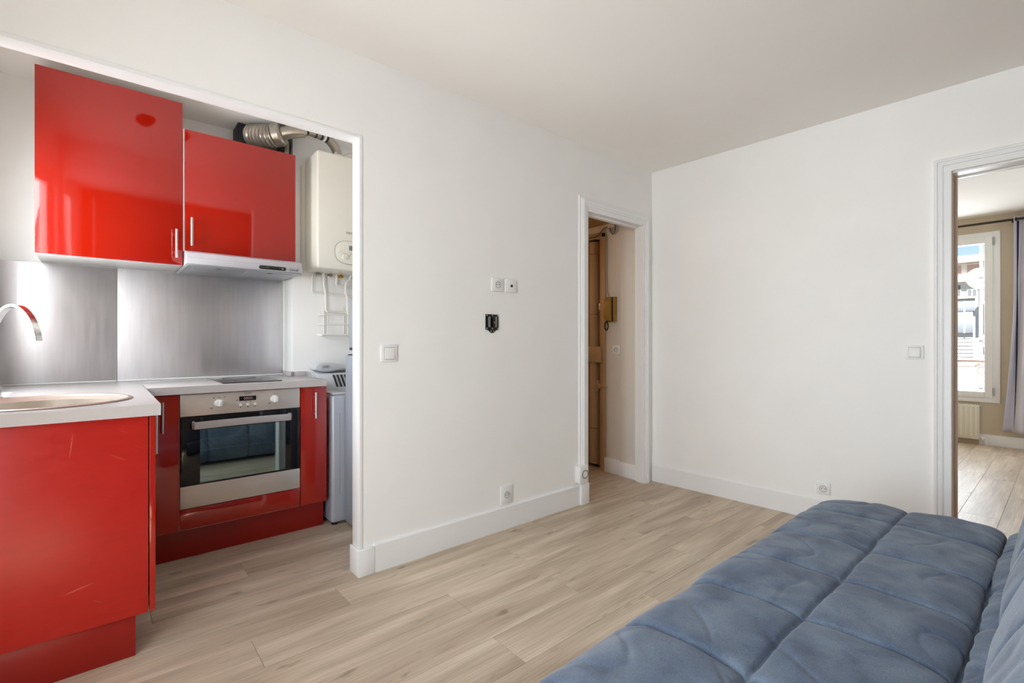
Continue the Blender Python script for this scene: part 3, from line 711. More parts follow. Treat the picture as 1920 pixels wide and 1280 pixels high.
# oven housing with red panel under the oven
t = thing('oven_housing', 'red base unit that houses the oven, with a red panel below', 'cabinet', (.61, 3.3, 0), 'red base units')
MB().box(.311, .327, YB + .02, 3.59, .16, ZB - .001).box(.890, .906, YB + .02, 3.59, .16, ZB - .001).box(.327, .890, YB + .02, 3.59, .16, .176).build('carcass', 'carcass', t)
MB().box(.312, .9055, YB, YB + .0185, .167, .2735, .0012).build('front_panel', 'red', t)['label'] = 'plain red panel below the oven'
# narrow unit at the right end
t = thing('narrow_unit', 'narrow red base unit right of the oven', 'cabinet', (.985, 3.3, 0), 'red base units')
MB().box(.9115, 1.056, YB + .02, 3.41, .16, ZB - .001, .001).build('carcass', 'red', t)
d = MB().box(.9095, 1.0625, YB - .004, YB + .0165, .166, ZB - .002, .0012).build('door', 'red', t)
handle(.987, YB - .004, .686, .842, d)
tag(MB().box(.099, 1.064, 3.068, 3.084, 0, .160, .001).build('plinth', 'redplinth'), 'dark red plinth along the floor below the oven run', 'plinth')

# oven
t = thing('oven', 'built-in steel and black glass oven between the red units', 'oven', (.608, 3.3, .276))
ox0, ox1 = .3125, .9045
b = MB().box(.330, .888, 3.055, 3.075, .30, .86).box(.330, .888, 3.50, 3.52, .30, .86).box(.330, .345, 3.055, 3.52, .30, .86).box(.873, .888, 3.055, 3.52, .30, .86).box(.345, .873, 3.055, 3.52, .30, .315).box(.345, .873, 3.055, 3.52, .845, .86)
# front collar has an opening for the cavity, so rebuild it as a frame
b = MB()
b.box(.330, .345, 3.03, 3.50, .30, .86).box(.873, .888, 3.03, 3.50, .30, .86).box(.345, .873, 3.03, 3.50, .845, .86).box(.345, .873, 3.03, 3.50, .30, .315).box(.345, .873, 3.485, 3.50, .315, .845)
b.box(.345, .385, 3.03, 3.045, .315, .845).box(.835, .873, 3.03, 3.045, .315, .845).box(.385, .835, 3.03, 3.045, .70, .845).box(.385, .835, 3.03, 3.045, .315, .385)
b.build('cavity', 'ovenin', t)
for yy in (3.10, 3.44): MB().tube([(.36, yy, .555), (.86, yy, .555)], .004, 8).build('shelf_rail', 'satin', t)
mb = MB()
for i in range(19): mb.tube([(.38 + .0245 * i, 3.10, .557), (.38 + .0245 * i, 3.44, .557)], .0016, 6)
mb.build('wire_shelf', 'satin', t)
cp = MB().box(ox0, ox1, YB - .004, 3.03, .757, .8725, .002).build('control_panel', 'steel2', t)
d = MB()
d.box(ox0, .400, YB - .004, 3.022, .394, .7525, .0015).box(.824, ox1, YB - .004, 3.022, .394, .7525, .0015).box(.3995, .8245, YB - .004, 3.022, .683, .7525, .0005).box(.3995, .8245, YB - .004, 3.022, .394, .402, .0005)
door = d.build('door', 'blackglass', t); door['label'] = 'black glass oven door'
MB().box(.399, .825, YB - .001, YB + .003, .401, .684).build('window', 'ovenpane', door)
MB().box(ox0, ox1, YB - .004, 3.022, .277, .3935, .0015).build('lower_fascia', 'steel2', door)
hp = [Vector((.370, YB - .003, .712)), Vector((.366, YB - .030, .711)), Vector((.372, YB - .043, .711))] + [Vector((.372 + (.838 - .372) * i / 10, YB - .045, .711 + .003 * math.sin(PI * i / 10))) for i in range(1, 10)] + [Vector((.840, YB - .043, .711)), Vector((.846, YB - .030, .711)), Vector((.842, YB - .003, .712))]
mb = MB(); rows = []
for i, p in enumerate(hp):
    tg = (hp[min(len(hp) - 1, i + 1)] - hp[max(0, i - 1)]).normalized(); nr = Vector((tg.y, -tg.x, 0)); zz = Vector((0, 0, 1))
    rows.append([p + nr * .006 * a + zz * .0185 * c for a, c in ((-1, -1), (.8, -1), (1, -.7), (1, .7), (.8, 1), (-1, 1), (-1, -1))])
mb.grid(rows); bmesh.ops.recalc_face_normals(mb.bm, faces=mb.bm.faces[:])
mb.build('handle', 'satin2', door)
FY = YB - .004
for x, z in ((.486, .8165), (.764, .8185)):
    k = MB().lathe([(.0225, 0), (.0225, .002), (.019, .004), (.0175, .020), (0, .020)], (x, FY, z), 'Y', 28).build('knob', 'whiteplastic', cp)
    MB().box(x - .004, x + .013, FY - .030, FY - .019, z - .016, z + .016, .003).build('grip', 'whiteplastic', cp)
disp = MB().box(.583, .668, FY - .0015, FY + .001, .8205, .8455, .0005).build('display', 'blackglass', cp)
text('0000', .020, 'red_led', cp, 'display_digits', facing_minus_y(.626, FY - .0016, .8325), .0002, xs=1.05)
text('FAURE', .0135, 'black', cp, 'lettering', facing_minus_y(.626, FY - .0002, .8605), .0003, xs=.9)
for x in (.590, .626, .661):
    MB().lathe([(.0075, 0), (.007, .006), (0, .007)], (x, FY, .7985), 'Y', 20).build('button', 'whiteplastic', cp)
    MB().box(x - .003, x + .003, FY - .0006, FY + .0005, .7835, .7885).build('button_mark', 'black', cp)
for x, z, w_ in ((.463, .846, .007), (.487, .8465, .006), (.512, .8475, .006), (.451, .792, .010), (.763, .8475, .003), (.738, .795, .009), (.675, .840, .004), (.675, .830, .004), (.573, .8255, .007), (.617, .814, .005), (.638, .814, .005)):
    MB().box(x - w_ / 2, x + w_ / 2, FY - .0006, FY + .0005, z - .0018, z + .0018).build('dial_mark', 'black', cp)

# hob
t = thing('hob', 'narrow dark ceramic hob set in the worktop below the hood', 'hob', (.66, 3.28, ZT))
MB().box(.507, .812, 3.025, 3.535, ZT, ZT + .0055, .0015).build('glass', 'hob', t)
for y, r in ((3.16, .075), (3.40, .092)):
    MB().lathe([(r, 0), (r, .0003), (r - .003, .0003), (r - .003, 0)], (.66, y, ZT + .0055), 'Z', 40).build('cooking_zone', 'dark', t)

# boiler
t = thing('boiler', 'cream white wall boiler right of the red cabinets', 'boiler', (1.27, 3.3, 1.62))
MB().box(1.060, 1.500, 3.163, 3.417, 1.624, 2.389, .012, 3).build('casing', 'boiler', t)
def oval(cx, cz, a, b_, p_, n=48): 
    return [(cx + a * abs(math.cos(q)) ** (2 / p_) * math.copysign(1, math.cos(q)), cz + b_ * abs(math.sin(q)) ** (2 / p_) * math.copysign(1, math.sin(q))) for q in [2 * PI * i / n for i in range(n)]]
ov = oval(1.283, 1.745, .110, .077, 2.6)
MB().poly([(x, 3.1625, z) for x, z in ov], (0, -.005, 0), .001).build('control_panel', 'boiler', t)
cpb = MB().tube([(x, 3.1605, z) for x, z in ov], .0024, 8, closed=True).build('panel_groove', 'grey', t)
MB().box(1.266, 1.330, 3.154, 3.158, 1.762, 1.7925, .001).build('display', 'lcd', t)
MB().lathe([(.008, 0), (.007, .006), (0, .006)], (1.203, 3.1575, 1.748), 'Y', 16).build('button', 'boiler', t)
for x in (1.238, 1.291):
    MB().lathe([(.0225, 0), (.021, .004), (.018, .004), (.017, .012), (0, .012)], (x, 3.1575, 1.716), 'Y', 28).build('knob', 'boiler', t)
    MB().tube([(x + .0225 * math.cos(q), 3.1565, 1.716 + .0225 * math.sin(q)) for q in [PI * (.0 + .95 * i / 12) for i in range(13)]], .0014, 6).build('knob_ring', 'grey', t)
text('initia', .026, 'grey', t, 'lettering', facing_minus_y(1.273, 3.1625, 1.879), .0006)

# pipes below the boiler: each one a run of its own with its valve
def pipe(pts, r, label, valve=None, vm='duct'):
    t = thing('boiler_pipe', label, 'pipe', tuple(Vector(pts[-1])), 'pipes under the boiler')
    # round the corners
    P = [Vector(p) for p in pts]; Q = [P[0]]
    for i in range(1, len(P) - 1):
        a = (P[i - 1] - P[i]); b = (P[i + 1] - P[i]); k = min(.018, a.length * .45, b.length * .45); A = P[i] + a.normalized() * k; Bb = P[i] + b.normalized() * k
        for q in (0, .25, .5, .75, 1): Q.append(A * (1 - q) ** 2 + P[i] * 2 * q * (1 - q) + Bb * q ** 2)
    Q.append(P[-1])
    MB().tube(Q, r, 12).build('tube', 'pipe', t)
    if valve:
        x, y, z = valve
        v = MB().cyl((x, y, z - .012), (x, y, z + .016), .0115, 6).cyl((x - .012, y - .012, z), (x + .016, y - .012, z), .0095, 10).build('valve', vm, t)
    return t
YP = 3.385
pipe([(1.108, YP, 1.624), (1.102, YP, 1.60), (1.099, YP, 1.49), (1.46, YP, 1.472)], .0075, 'leftmost white pipe, dropping then running right under the boiler', (1.132, YP - .01, 1.612))
pipe([(1.178, YP - .004, 1.624), (1.178, YP - .004, 1.54), (1.190, YP - .004, 1.49), (1.192, YP - .004, 1.36), (1.46, YP, 1.352)], .009, 'second white pipe from the left, kinked with a long drop', (1.208, YP - .014, 1.610))
pipe([(1.268, YP - .006, 1.624), (1.262, YP - .006, 1.545), (1.47, YP - .006, 1.535)], .009, 'third white pipe from the left, short drop from the brass valve', (1.286, YP - .016, 1.608), 'brass')
pipe([(1.360, YP - .03, 1.624), (1.350, YP - .03, 1.585), (1.325, YP - .03, 1.572), (1.318, YP - .03, 1.50), (1.335, YP - .03, 1.46), (1.335, YP - .03, 1.36), (1.345, YP - .03, 1.33)], .008, 'rightmost white pipe with a double bend behind the fridge top', (1.385, YP - .01, 1.612))
# wire rack on the wall under the pipes
t = thing('wire_rack', 'white wire rack hung on the wall under the boiler pipes', 'rack', (1.27, 3.37, 1.19))
def loop(z, y1, r, m='tube'):
    pts = [(1.150, 3.414, z), (1.150, y1 + .012, z), (1.162, y1, z), (1.43, y1, z), (1.442, y1 + .012, z), (1.442, 3.414, z)]
    MB().tube(pts, r, 8).build('wire', 'pipe', t)
for z, y1 in ((1.335, 3.335), (1.268, 3.335)): loop(z, y1, .0045)
MB().tube([(1.150, 3.414, 1.196), (1.150, 3.335, 1.196), (1.442, 3.335, 1.196), (1.442, 3.414, 1.196)], .007, 8).build('bottom_rail', 'pipe', t)
for x in (1.19, 1.33): MB().tube([(x, 3.414, 1.40), (x, 3.414, 1.196), (x, 3.338, 1.196), (x, 3.338, 1.335)], .0035, 8).build('wire', 'pipe', t)
for y in (3.355, 3.375, 3.395): MB().tube([(1.15, y, 1.196), (1.442, y, 1.196)], .003, 6).build('wire', 'pipe', t)
tag(MB().box(1.031, 1.041, 3.409, 3.4195, 1.60, 2.35, .003).build('cable_duct', 'hallwall'), 'thin beige cable duct on the wall between cabinet and boiler', 'cable duct')

# flues
t = thing('flue_duct', 'wide crinkled aluminium extractor duct bent above the red cabinet', 'duct', (.85, 3.4, 2.36))
def smooth_path(P, n):
    Q = []
    for i in range(len(P) - 1):
        p0 = P[max(0, i - 1)]; p1 = P[i]; p2 = P[i + 1]; p3 = P[min(len(P) - 1, i + 2)]
        for k in range(n):
            u = k / n; Q.append(.5 * ((2 * p1) + (-p0 + p2) * u + (2 * p0 - 5 * p1 + 4 * p2 - p3) * u * u + (-p0 + 3 * p1 - 3 * p2 + p3) * u ** 3))
    Q.append(P[-1]); return Q
pth = [Vector((.752, 3.455, 2.486)), Vector((.772, 3.41, 2.474)), Vector((.80, 3.365, 2.466)), Vector((.835, 3.33, 2.467)), Vector((.866, 3.305, 2.476))]
Q = smooth_path(pth, 14); MB().tube(Q, [.0685 + .0055 * math.sin(i * 1.05) for i in range(len(Q))], 28).build('crinkled_hose', 'duct', t)
dq = (Q[-1] - Q[-4]).normalized(); qm = dq.to_track_quat('Z', 'Y').to_matrix().to_4x4()
MB().lathe([(.070, -.030), (.0745, -.026), (.073, -.010), (.0755, .004), (.073, .018), (.066, .026), (.046, .030), (.040, .030)], tuple(Q[-1]), 'Z', 28, mtx=qm).build('crumpled_collar', 'duct', t)
MB().tube([Q[-1] + dq * .02, Vector((.93, 3.265, 2.498)), Vector((1.0, 3.235, 2.508)), Vector((1.018, 3.228, 2.509))], [.041, .041, .038, .022], 22).build('outlet_pipe', 'duct', t)
MB().box(.93, .965, 3.425, 3.60, 2.36, 2.50, .01).build('hanger_bracket', 'duct', t)
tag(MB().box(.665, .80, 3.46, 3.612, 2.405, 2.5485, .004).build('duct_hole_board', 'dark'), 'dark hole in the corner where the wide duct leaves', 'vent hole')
t = thing('boiler_flue', 'slim metal flue rising from the boiler top and bending left', 'duct', (1.27, 3.30, 2.39))
P = [Vector((1.238, 3.28, 2.389)), Vector((1.235, 3.28, 2.425)), Vector((1.218, 3.272, 2.462)), Vector((1.178, 3.255, 2.496)), Vector((1.14, 3.245, 2.508)), Vector((1.08, 3.235, 2.511)), Vector((1.022, 3.228, 2.509))]
Q = smooth_path(P, 8); MB().tube(Q, [.030 if i < 30 else .021 for i in range(len(Q))], 20).build('tube', 'duct', t)
MB().lathe([(.030, -.012), (.0355, -.010), (.0355, .010), (.030, .012)], tuple(Q[6]), 'Z', 20, mtx=(Q[7] - Q[5]).to_track_quat('Z', 'Y').to_matrix().to_4x4()).build('collar', 'boiler', t)
for i, m_ in ((31, 'dark'), (33, 'boiler'), (36, 'dark'), (38, 'grey'), (41, 'dark')):
    MB().lathe([(.021, -.006), (.0245, -.005), (.0245, .005), (.021, .006)], tuple(Q[i]), 'Z', 20, mtx=(Q[i + 1] - Q[i - 1]).to_track_quat('Z', 'Y').to_matrix().to_4x4()).build('band', m_, t)
MB().tube([(1.255, 3.27, 2.42), (1.31, 3.25, 2.452), (1.345, 3.24, 2.455), (1.35, 3.235, 2.42), (1.345, 3.23, 2.389)], .0025, 6).build('cable', 'wire', t)
# ceiling lamp of the kitchen (only its reflection shows in the red door)
t = thing('ceiling_lamp', 'round flush ceiling lamp mirrored as a dark disc in the taller red door', 'lamp', (.249, 2.96, H - .03))
MB().lathe([(0, 0), (.040, .004), (.052, .02), (.055, .03)], (.249, 2.96, H - .031), 'Z', 32).build('shade', 'dark', t)
MB().lathe([(.055, 0), (.060, 0), (.060, .012), (.055, .012)], (.249, 2.96, H - .0125), 'Z', 32).build('rim', 'grey', t)

# washing machine
t = thing('washing_machine', 'silver top-loading washing machine between red unit and fridge', 'washing machine', (1.29, 3.2, 0))
MB().box(1.092, 1.492, 3.000, 3.412, .012, .815, .022, 4).build('cabinet', 'washer', t)
MB().box(1.100, 1.484, 3.008, 3.25, .815, .828, .006, 3).build('top_plate', 'washer2', t)
MB().box(1.140, 1.146, 2.9985, 3.004, .19, .70, .001).build('side_groove', 'greyplastic', t)
MB().poly([(1.100, 3.21, .826), (1.100, 3.27, .935), (1.100, 3.40, .95), (1.100, 3.40, .826)], (.384, 0, 0), .006).build('control_console', 'washer2', t)
for i in range(5):
    x = 1.205 + .026 * i
    MB().poly([(x, 3.217, .845), (x + .011, 3.217, .845), (x + .001, 3.262, .923), (x - .012, 3.262, .923)], (0, -.003, .0018), .0004).build('slot', 'dark', t)
lid = MB(); rows = []
for i in range(15):
    u = i / 14
    rows.append([(1.085 + .40 * v_, 3.25 + .10 * u + 0, .985 - .03 * v_ + .02 * math.sin(PI * u) + (.012 * math.sin(PI * min(1, v_ * 2)) )) for v_ in [j / 20 for j in range(21)]])
p = [(1.078, .962), (1.082, .985), (1.105, 1.003), (1.15, 1.008), (1.20, 1.003), (1.245, .992), (1.49, .935), (1.49, .922), (1.255, .965), (1.205, .952), (1.165, .946), (1.12, .948)]
MB().poly([(x, 3.26, z) for x, z in p], (0, .13, 0), .005).build('lid', 'washer2', t)['label'] = 'raised pale grey lid'
MB().box(1.120, 1.168, 3.255, 3.263, .975, .992, .004).build('lid_handle', 'greyplastic', t)
for x in (1.12, 1.46):
    for y in (3.03, 3.38): MB().cyl((x, y, 0), (x, y, .016), .018, 12).build('foot', 'black', t)

# fridge
t = thing('fridge', 'blue grey fridge standing behind the wall edge', 'fridge', (1.47, 2.72, 0))
MB().box(1.232, 1.78, 2.405, 2.98, .02, 1.405, .006).build('cabinet', 'fridge', t)
d = MB().box(1.1705, 1.226, 2.405, 2.982, .022, 1.064, .006).build('door', 'fridge', t)
MB().box(1.185, 1.222, 2.60, 2.975, 1.0645, 1.0705, .002).build('handle_recess', 'dark', d)
d = MB().box(1.196, 1.228, 2.405, 2.98, 1.094, 1.412, .006).build('door', 'fridge', t)
MB().box(1.190, 1.198, 2.80, 2.965, 1.098, 1.112, .003).build('handle_recess', 'dark', d)
for x in (1.27, 1.74):
    for y in (2.44, 2.94): MB().cyl((x, y, 0), (x, y, .024), .016, 12).build('foot', 'black', t)

# ------------------------------------------------------------------ hall
dr = sempty('door_1', (3.47, 3.2, .02))
dleaf = MB().box(3.462, 3.50, 2.795, 3.66, .022, 2.075, .003).build('door_leaf', 'tanshade', dr)  # leaf coloured darker than the lock cover to stand for shading
for z0, z1 in ((.15, .85), (1.0, 1.95)): MB().box(3.456, 3.463, 2.98, 3.56, z0, z1, .004).build('panel', 'tan', dr)
MB().poly([(3.463, 2.822, .035), (3.440, 2.826, .035), (3.424, 2.842, .035), (3.420, 2.866, .035), (3.424, 2.890, .035), (3.440, 2.906, .035), (3.463, 2.910, .035)], (0, 0, 2.03), .002).build('lock_cover', 'tan', dr)
for z in (.36, 1.40, 1.95): MB().box(3.4195, 3.463, 2.820, 2.912, z - .003, z + .003).build('cover_joint', 'tandark', dr)
lk = MB().box(3.405, 3.462, 2.800, 2.925, .965, 1.105, .004).build('lock_case', 'tan', dr)
MB().lathe([(.022, 0), (.020, .012), (0, .012)], (3.405, 2.905, .995), 'X', 20, mtx=Matrix.Rotation(-PI / 2, 4, 'Y')).build('lock_cylinder', 'satin', lk)
MB().box(3.390, 3.394, 2.901, 2.909, .982, 1.000).build('keyhole', 'dark', lk)
MB().tube([(3.41, 2.905, 1.065), (3.37, 2.905, 1.065), (3.365, 2.93, 1.065), (3.365, 3.02, 1.065)], .009, 10).build('lever_handle', 'tan', lk)
MB().box(3.380, 3.462, 2.735, 2.790, .965, 1.105, .003).build('strike_box', 'tan', dr)
MB().box(3.41, 3.462, 2.82, 2.90, 2.068, 2.10, .004).cyl((3.43, 2.86, 2.09), (3.43, 2.86, 2.13), .018, 12).box(3.41, 3.45, 2.84, 2.88, 2.12, 2.15, .003).build('bolt_head', 'dark', dr)
lt = MB().box(3.425, 3.458, 2.795, 2.815, .70, .80, .003).box(3.385, 3.40, 2.73, 2.76, .73, .775, .003).build('door_chain_keeper', 'tan', dr)
MB().tube([(3.40, 2.80, .755), (3.385, 2.74, .757), (3.378, 2.68, .752), (3.378, 2.66, .752)], .007, 8).build('latch_bar', 'tan', dr)
MB().box(3.455, 3.462, 2.798, 2.815, 1.44, 1.50, .002).build('edge_plate', 'satin', dr)
# stepped door frame
mb = MB().box(3.395, 3.405, 2.688, 2.735, 0, 2.12, .003).box(3.405, 3.425, 2.70, 2.750, 0, 2.10, .003).box(3.425, 3.447, 2.70, 2.772, 0, 2.09, .003).box(3.447, 3.52, 2.70, 2.792, 0, 2.08, .003).box(3.395, 3.47, 2.69, 3.70, 2.082, 2.13, .004).box(3.395, 3.47, 3.665, 3.71, 0, 2.09, .003)
struct(mb.build('trim_9', 'tan'))
for n_g, (gx, gy) in enumerate(((3.4035, 2.7365), (3.4235, 2.7515), (3.4455, 2.7735))): struct(MB().box(gx, gx + .004, gy - .001, gy + .006, 0, 2.08).build('trim_%d' % (11 + n_g), 'tanshade'))  # thin darker strips put groove shade into the frame steps
# entry phone
t = thing('entry_phone', 'ochre entry phone handset on the hall wall beside the front door', 'entry phone', (3.37, 2.615, 1.32))
MB().box(3.372, 3.4045, 2.568, 2.668, 1.322, 1.540, .004).build('base_unit', 'ochre', t)
hs = MB().poly([(3.370, 2.600, 1.330), (3.345, 2.600, 1.335), (3.332, 2.600, 1.37), (3.330, 2.600, 1.43), (3.334, 2.600, 1.50), (3.346, 2.600, 1.532), (3.370, 2.600, 1.536)], (0, .062, 0), .004).build('handset', 'ochre', t)
MB().box(3.3705, 3.3725, 2.59, 2.667, 1.328, 1.538).build('shadow_gap', 'dark', t)
MB().tube([(3.352, 2.645 + .018 * math.sin(q), 1.286 + .036 * math.cos(q)) for q in [2 * PI * i / 30 for i in range(30)]], .005, 8, closed=True).build('cord', 'black', t)
MB().tube([(3.402, 2.675, 2.10), (3.402, 2.674, 1.60), (3.400, 2.655, 1.555), (3.398, 2.64, 1.53)], .0035, 8).build('riser_cable', 'wire', t)
frame_on('socket', lambda u, d, v: Vector((3.405 - d, 2.574 - u, 1.080 + v)), .084, .078, 'white socket on the hall wall below the ochre entry phone', 'socket', 'wall sockets', 'wall_socket')
# loose cables under the hall ceiling
t = thing('cable_bundle', 'loose looped cables hanging under the hall ceiling by the front door', 'cable', (3.39, 2.65, 2.08))
for i, (y, dz, m) in enumerate(((2.640, .085, 'wire'), (2.622, .10, 'brownwire'), (2.600, .105, 'wire'), (2.585, .095, 'wire'))):
    MB().tube(smooth_path([Vector((3.398, y + .02, 2.188)), Vector((3.396, y + .012, 2.188 - dz * .6)), Vector((3.394, y - .012, 2.188 - dz)), Vector((3.396, y - .035, 2.188 - dz * .75)), Vector((3.398, y - .038, 2.188))], 6), .0035, 8).build('cable', m, t)
for i, m in enumerate(('wire', 'brownwire', 'wire')):
    MB().tube(smooth_path([Vector((3.388, 2.655, 2.165 - .008 * i)), Vector((3.386, 2.70, 2.160 - .01 * i)), Vector((3.386, 2.745, 2.125 - .01 * i)), Vector((3.386, 2.79, 2.105 - .01 * i)), Vector((3.386, 2.95, 2.10 - .01 * i))], 6), .0035, 8).build('cable', m, t)
MB().box(3.385, 3.4045, 2.585, 2.665, 2.15, 2.189, .004).build('junction_box', 'hallwall', t)
# hall lamp (a real lamp out of sight beyond the wall)
t = thing('hall_lamp', 'small warm glowing wall lamp lighting the hall near the front door', 'lamp', (2.35, 3.9, 1.9))
MB().lathe([(0, 0), (.05, .02), (.06, .06), (.045, .10), (0, .115)], (2.37, 3.9, 1.88), 'Z', 20).build('shade', 'warmglow', t)
MB().box(2.301, 2.315, 3.87, 3.93, 1.89, 1.97, .003).build('wall_plate', 'tan', t)
MB().cyl((2.31, 3.9, 1.93), (2.33, 3.9, 1.93), .01, 10).build('arm', 'tan', t)
hl = bpy.data.lights.new('hall_bulb', 'POINT'); hl.energy = 7.0; hl.color = (1.0, .64, .32); hl.shadow_soft_size = .06
ho = bpy.data.objects.new('hall_bulb', hl); COL.objects.link(ho); ho.location = (2.50, 3.75, 1.9)

# ------------------------------------------------------------------ bedroom
w = sempty('window_1', (XF - .01, 1.03, .474))
FX0, FX1 = XF - .022, XF + .05
MB().box(FX0, FX1, .511, .575, .474, 2.370, .003).box(FX0, FX1, 1.49, 1.553, .474, 2.370, .003).box(FX0, FX1, .575, 1.49, .474, .527, .003).box(FX0, FX1, .575, 1.49, 2.318, 2.370, .003).build('window_frame', 'upvc', w)
sa = MB().box(FX0 - .016, FX1 - .01, .569, .635, .527, 2.318, .005).box(FX0 - .016, FX1 - .01, 1.43, 1.495, .527, 2.318, .005).box(FX0 - .016, FX1 - .01, .635, 1.43, .527, .593, .005).box(FX0 - .016, FX1 - .01, .635, 1.43, 2.246, 2.318, .005).build('sash', 'upvc', w)
MB().box(XF + .005, XF + .009, .633, 1.432, .591, 2.248).build('pane', 'pane', sa)
for z in (.555, 2.22): MB().box(FX0 - .020, FX0 + .002, .553, .573, z, z + .085, .004).build('hinge', 'greyplastic', w)
t = thing('radiator', 'cream panel radiator under the bedroom window', 'radiator', (7.43, .95, .056), None)
MB().box(7.425, 7.452, .676, 1.35, .062, .445, .004).build('front_panel', 'radiator', t)
for i in range(16):
    y = .698 + .0415 * i
    MB().box(7.416, 7.427, y - .0135, y + .0135, .085, .425, .005, 2).build('rib', 'radiator', t)
MB().box(7.420, 7.488, .672, .680, .060, .450, .002).build('side_cover', 'radiator', t)
mb = MB()
for i in range(38): mb.box(7.425, 7.486, .684 + .0175 * i, .692 + .0175 * i, .446, .452)
mb.build('top_grille', 'radiator', t)
MB().box(7.452, 7.487, .70, 1.33, .08, .43, .003).build('rear_panel', 'radiator', t)
MB().tube([(7.455, .682, .085), (7.455, .640, .085), (7.455, .625, .075), (7.455, .618, .0)], .009, 10).cyl((7.455, .640, .085), (7.415, .640, .085), .015, 12).build('valve', 'whiteplastic', t)
MB().cyl((7.455, .680, .43), (7.455, .655, .43), .009, 10).build('air_vent', 'satin', t)
# curtain and rod
t = thing('curtain_rod', 'dark bronze curtain rod above the bedroom window', 'curtain rod', (7.40, .8, 2.43))
MB().tube([(7.40, -.75, 2.455), (7.40, 1.45, 2.455)], .0125, 14).build('rod', 'rod', t)
for y in (.405, 1.42): MB().cyl((7.40, y, 2.455), (7.499, y, 2.455), .008, 10).lathe([(.022, 0), (.022, .006), (0, .006)], (7.493, y, 2.455), 'X', 16).build('bracket', 'rod', t)
MB().lathe([(.020, 0), (.020, .012), (.013, .012), (.013, 0), (.020, 0)], (7.40, .392, 2.455), 'Y', 20).build('ring', 'rod', t)
t = thing('curtain', 'pale lilac grey curtain hanging beside the bedroom window', 'curtain', (7.40, 0, .18))
def curtain(y0, y1, ztop, zbot, m, name, xoff=0., amp=.038, wl_=.135, flare=0.):
    rows = []; nz = 40; ny = 120
    for i in range(nz + 1):
        f = i / nz; z = ztop + (zbot - ztop) * f; row = []
        for j in range(ny + 1):
            u = j / ny; y = y1 + (y0 - y1) * u
            y += flare * (1 - u) ** 3 * (max(0, f - .35) / .65) ** 1.5
            ph = 2 * PI * (y1 - (y1 + (y0 - y1) * u)) / wl_
            x = 7.40 + xoff + amp * (1 + .25 * f) * math.sin(ph - .5 + .35 * math.sin(3 * f)) + .008 * math.sin(9 * f + 4 * u)
            row.append((x, y, z))
        rows.append(row)
    mb = MB().grid(rows); o = mb.build(name, m, t, smooth=180)
    sm = o.modifiers.new('thickness', 'SOLIDIFY'); sm.thickness = .003
    return o
curtain(-.55, .405, 2.492, .178, 'curtain', 'outer_panel', flare=.085)
curtain(-.55, .385, 2.44, .20, 'navy', 'dark_lining', xoff=.030, amp=.030, flare=.02)

# ------------------------------------------------------------------ outside
t = thing('window_railing', 'rusty iron railing with scrolls across the outside of the bedroom window', 'railing', (7.9, 1.0, .85))
MB().box(7.835, 7.875, .40, 1.70, .908, .934, .004).build('handrail', 'iron', t)
MB().box(7.848, 7.860, .40, 1.70, .852, .862, .001).build('lower_rail', 'iron', t)
for y in (.69, 1.30):
    MB().tube([(7.855, y + .075 * math.cos(q) * (1 - i / 40), .815 + .04 + .062 * math.sin(q) * (1 - i / 40) - .035) for i, q in enumerate([PI * .2 + 2.6 * PI * i / 28 for i in range(29)])], .005, 8).build('scroll', 'iron', t)
    MB().tube([(7.855, y + .06, .862), (7.855, y + .03, .885), (7.855, y - .02, .905), (7.855, y - .05, .88), (7.855, y - .06, .855)], .0045, 8).build('scroll', 'iron', t)
for y in (.42, 1.68): MB().box(7.80, 7.875, y - .008, y + .008, .852, .93, .002).build('bracket', 'iron', t)
struct(MB().box(7.78, 7.83, -1.05, 1.75, -3, .494).build('wall_outside', 'facade'))

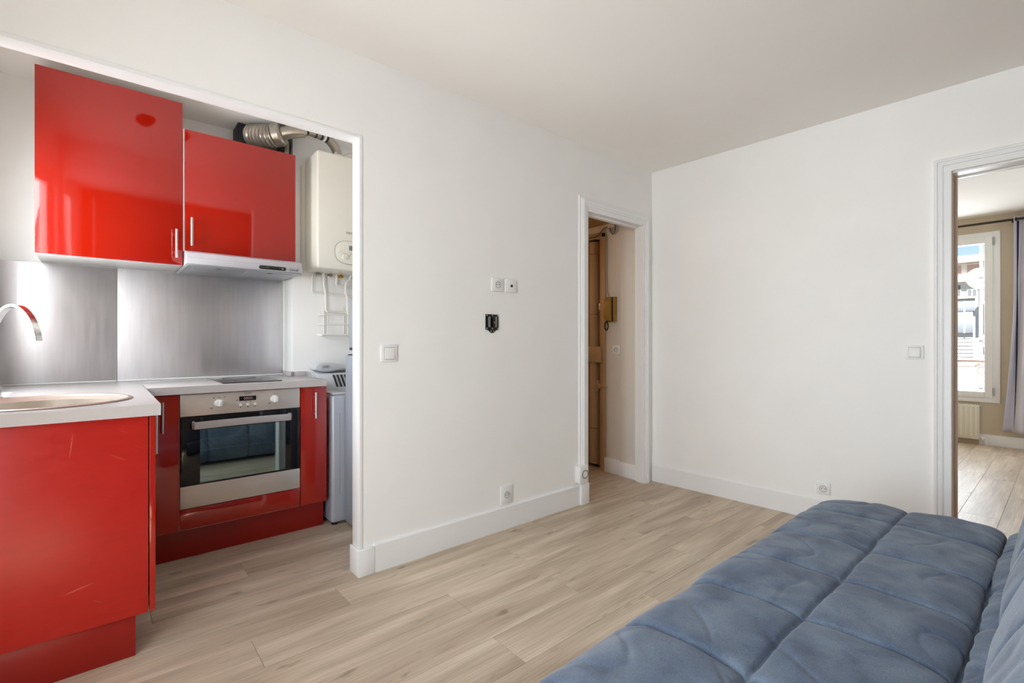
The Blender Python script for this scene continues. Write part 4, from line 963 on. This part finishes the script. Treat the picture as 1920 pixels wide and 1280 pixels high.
bd = thing('apartment_building', 'white rendered apartment block seen through the bedroom window', 'building', (38, 3.5, -4), None)
X0 = 36
MB().box(X0, X0 + 8, -12, 20, -6, 5.45).build('wall', 'facade', bd)
MB().box(X0 - .35, X0 + 8, -12, 20, 5.48, 5.84, .03).build('parapet', 'facade', bd)
MB().box(X0 - .25, X0, -12, 20, 4.43, 4.72, .02).build('balcony_band', 'facade', bd)
MB().box(X0 - .20, X0, -12, 20, 3.50, 3.58, .02).build('ledge', 'fdark', bd)
for k in range(-3, 5):
    o_ = k * 1.75
    if not (1.5 < 3.45 + o_ < 8): continue
    s_ = MB().box(X0 - .06, X0 + .02, 3.177 + o_, 3.726 + o_ + .0, 4.62 + .12, 5.36).build('shutter', 'shutter', bd)
    s_ = MB().box(X0 - .06, X0 + .02, 3.968 + o_, 4.50 + o_, 4.74, 5.37).build('shutter', 'shutter', bd)
    for y0, y1, z0, z1 in ((3.343, 3.726, 3.60, 4.035), (3.979, 4.50, 3.645, 4.311)):
        wdw = MB().box(X0 - .05, X0 + .02, y0 + o_, y1 + o_, z0, z1).build('window', 'upvc', bd)
        ym = (y0 + y1) / 2 + o_
        for a, b in ((y0 + o_ + .02, ym - .02), (ym + .02, y1 + o_ - .02)): MB().box(X0 - .06, X0 - .045, a, b, z0 + .03, z1 - .03).build('pane', 'fglass', wdw)
bay = MB().box(X0 - .14, X0, 3.281, 8.0, 2.82, 3.39, .02).build('bay_front', 'fgrey', bd)
MB().box(X0 - .12, X0, 3.489, 8.0, 1.64, 2.82, .02).build('bay_front', 'fgrey', bd)
MB().box(X0 - .16, X0 - .12, 3.80, 3.86, 1.64, 3.39).build('bay_mullion', 'facade', bd)
for i in range(6): MB().box(X0 - .02, X0, 3.489, 8.0, .34 + .2 * i, .36 + .2 * i).build('render_joint', 'fdark', bd)
t = thing('satellite_dish', 'large white satellite dish outside the bedroom window', 'satellite dish', (20, 1.86, 2.6))
dr_ = Vector((-1, -.35, .25)).normalized()
MB().lathe([(0, 0), (.10, .008), (.20, .03), (.29, .065), (.33, .085), (.335, .082), (.29, .055), (.20, .02), (0, -.01)], (20, 1.80, 3.02), 'Z', 40, mtx=dr_.to_track_quat('Z', 'Y').to_matrix().to_4x4()).build('reflector', 'dish', t)
MB().tube([(20.0, 1.80, 2.72), (19.7, 1.72, 2.80), (19.55, 1.68, 2.92)], .012, 8).box(19.50, 19.60, 1.64, 1.72, 2.89, 2.96, .01).build('feed_arm', 'fdark', t)
MB().tube([(20.08, 1.80, 3.0), (20.08, 1.80, -3)], .03, 10).build('mast', 'fdark', t)
t = thing('drainpipe', 'pale grey drainpipe running down outside the bedroom window', 'pipe', (12, 1.06, -3))
MB().tube([(12, 1.06, -3), (12, 1.06, 3.3)], .024, 14).build('tube', 'facade', t)
for z in (.32, 1.17, 2.3): MB().lathe([(.024, 0), (.032, .004), (.032, .035), (.024, .04)], (12, 1.06, z), 'Z', 16).build('collar', 'fdark', t)
tag(MB().box(20.5, 21.0, -6, 1.95, -4, 2.52, .02).build('garden_wall', 'facade'), 'bright white wall below the satellite dish', 'wall')
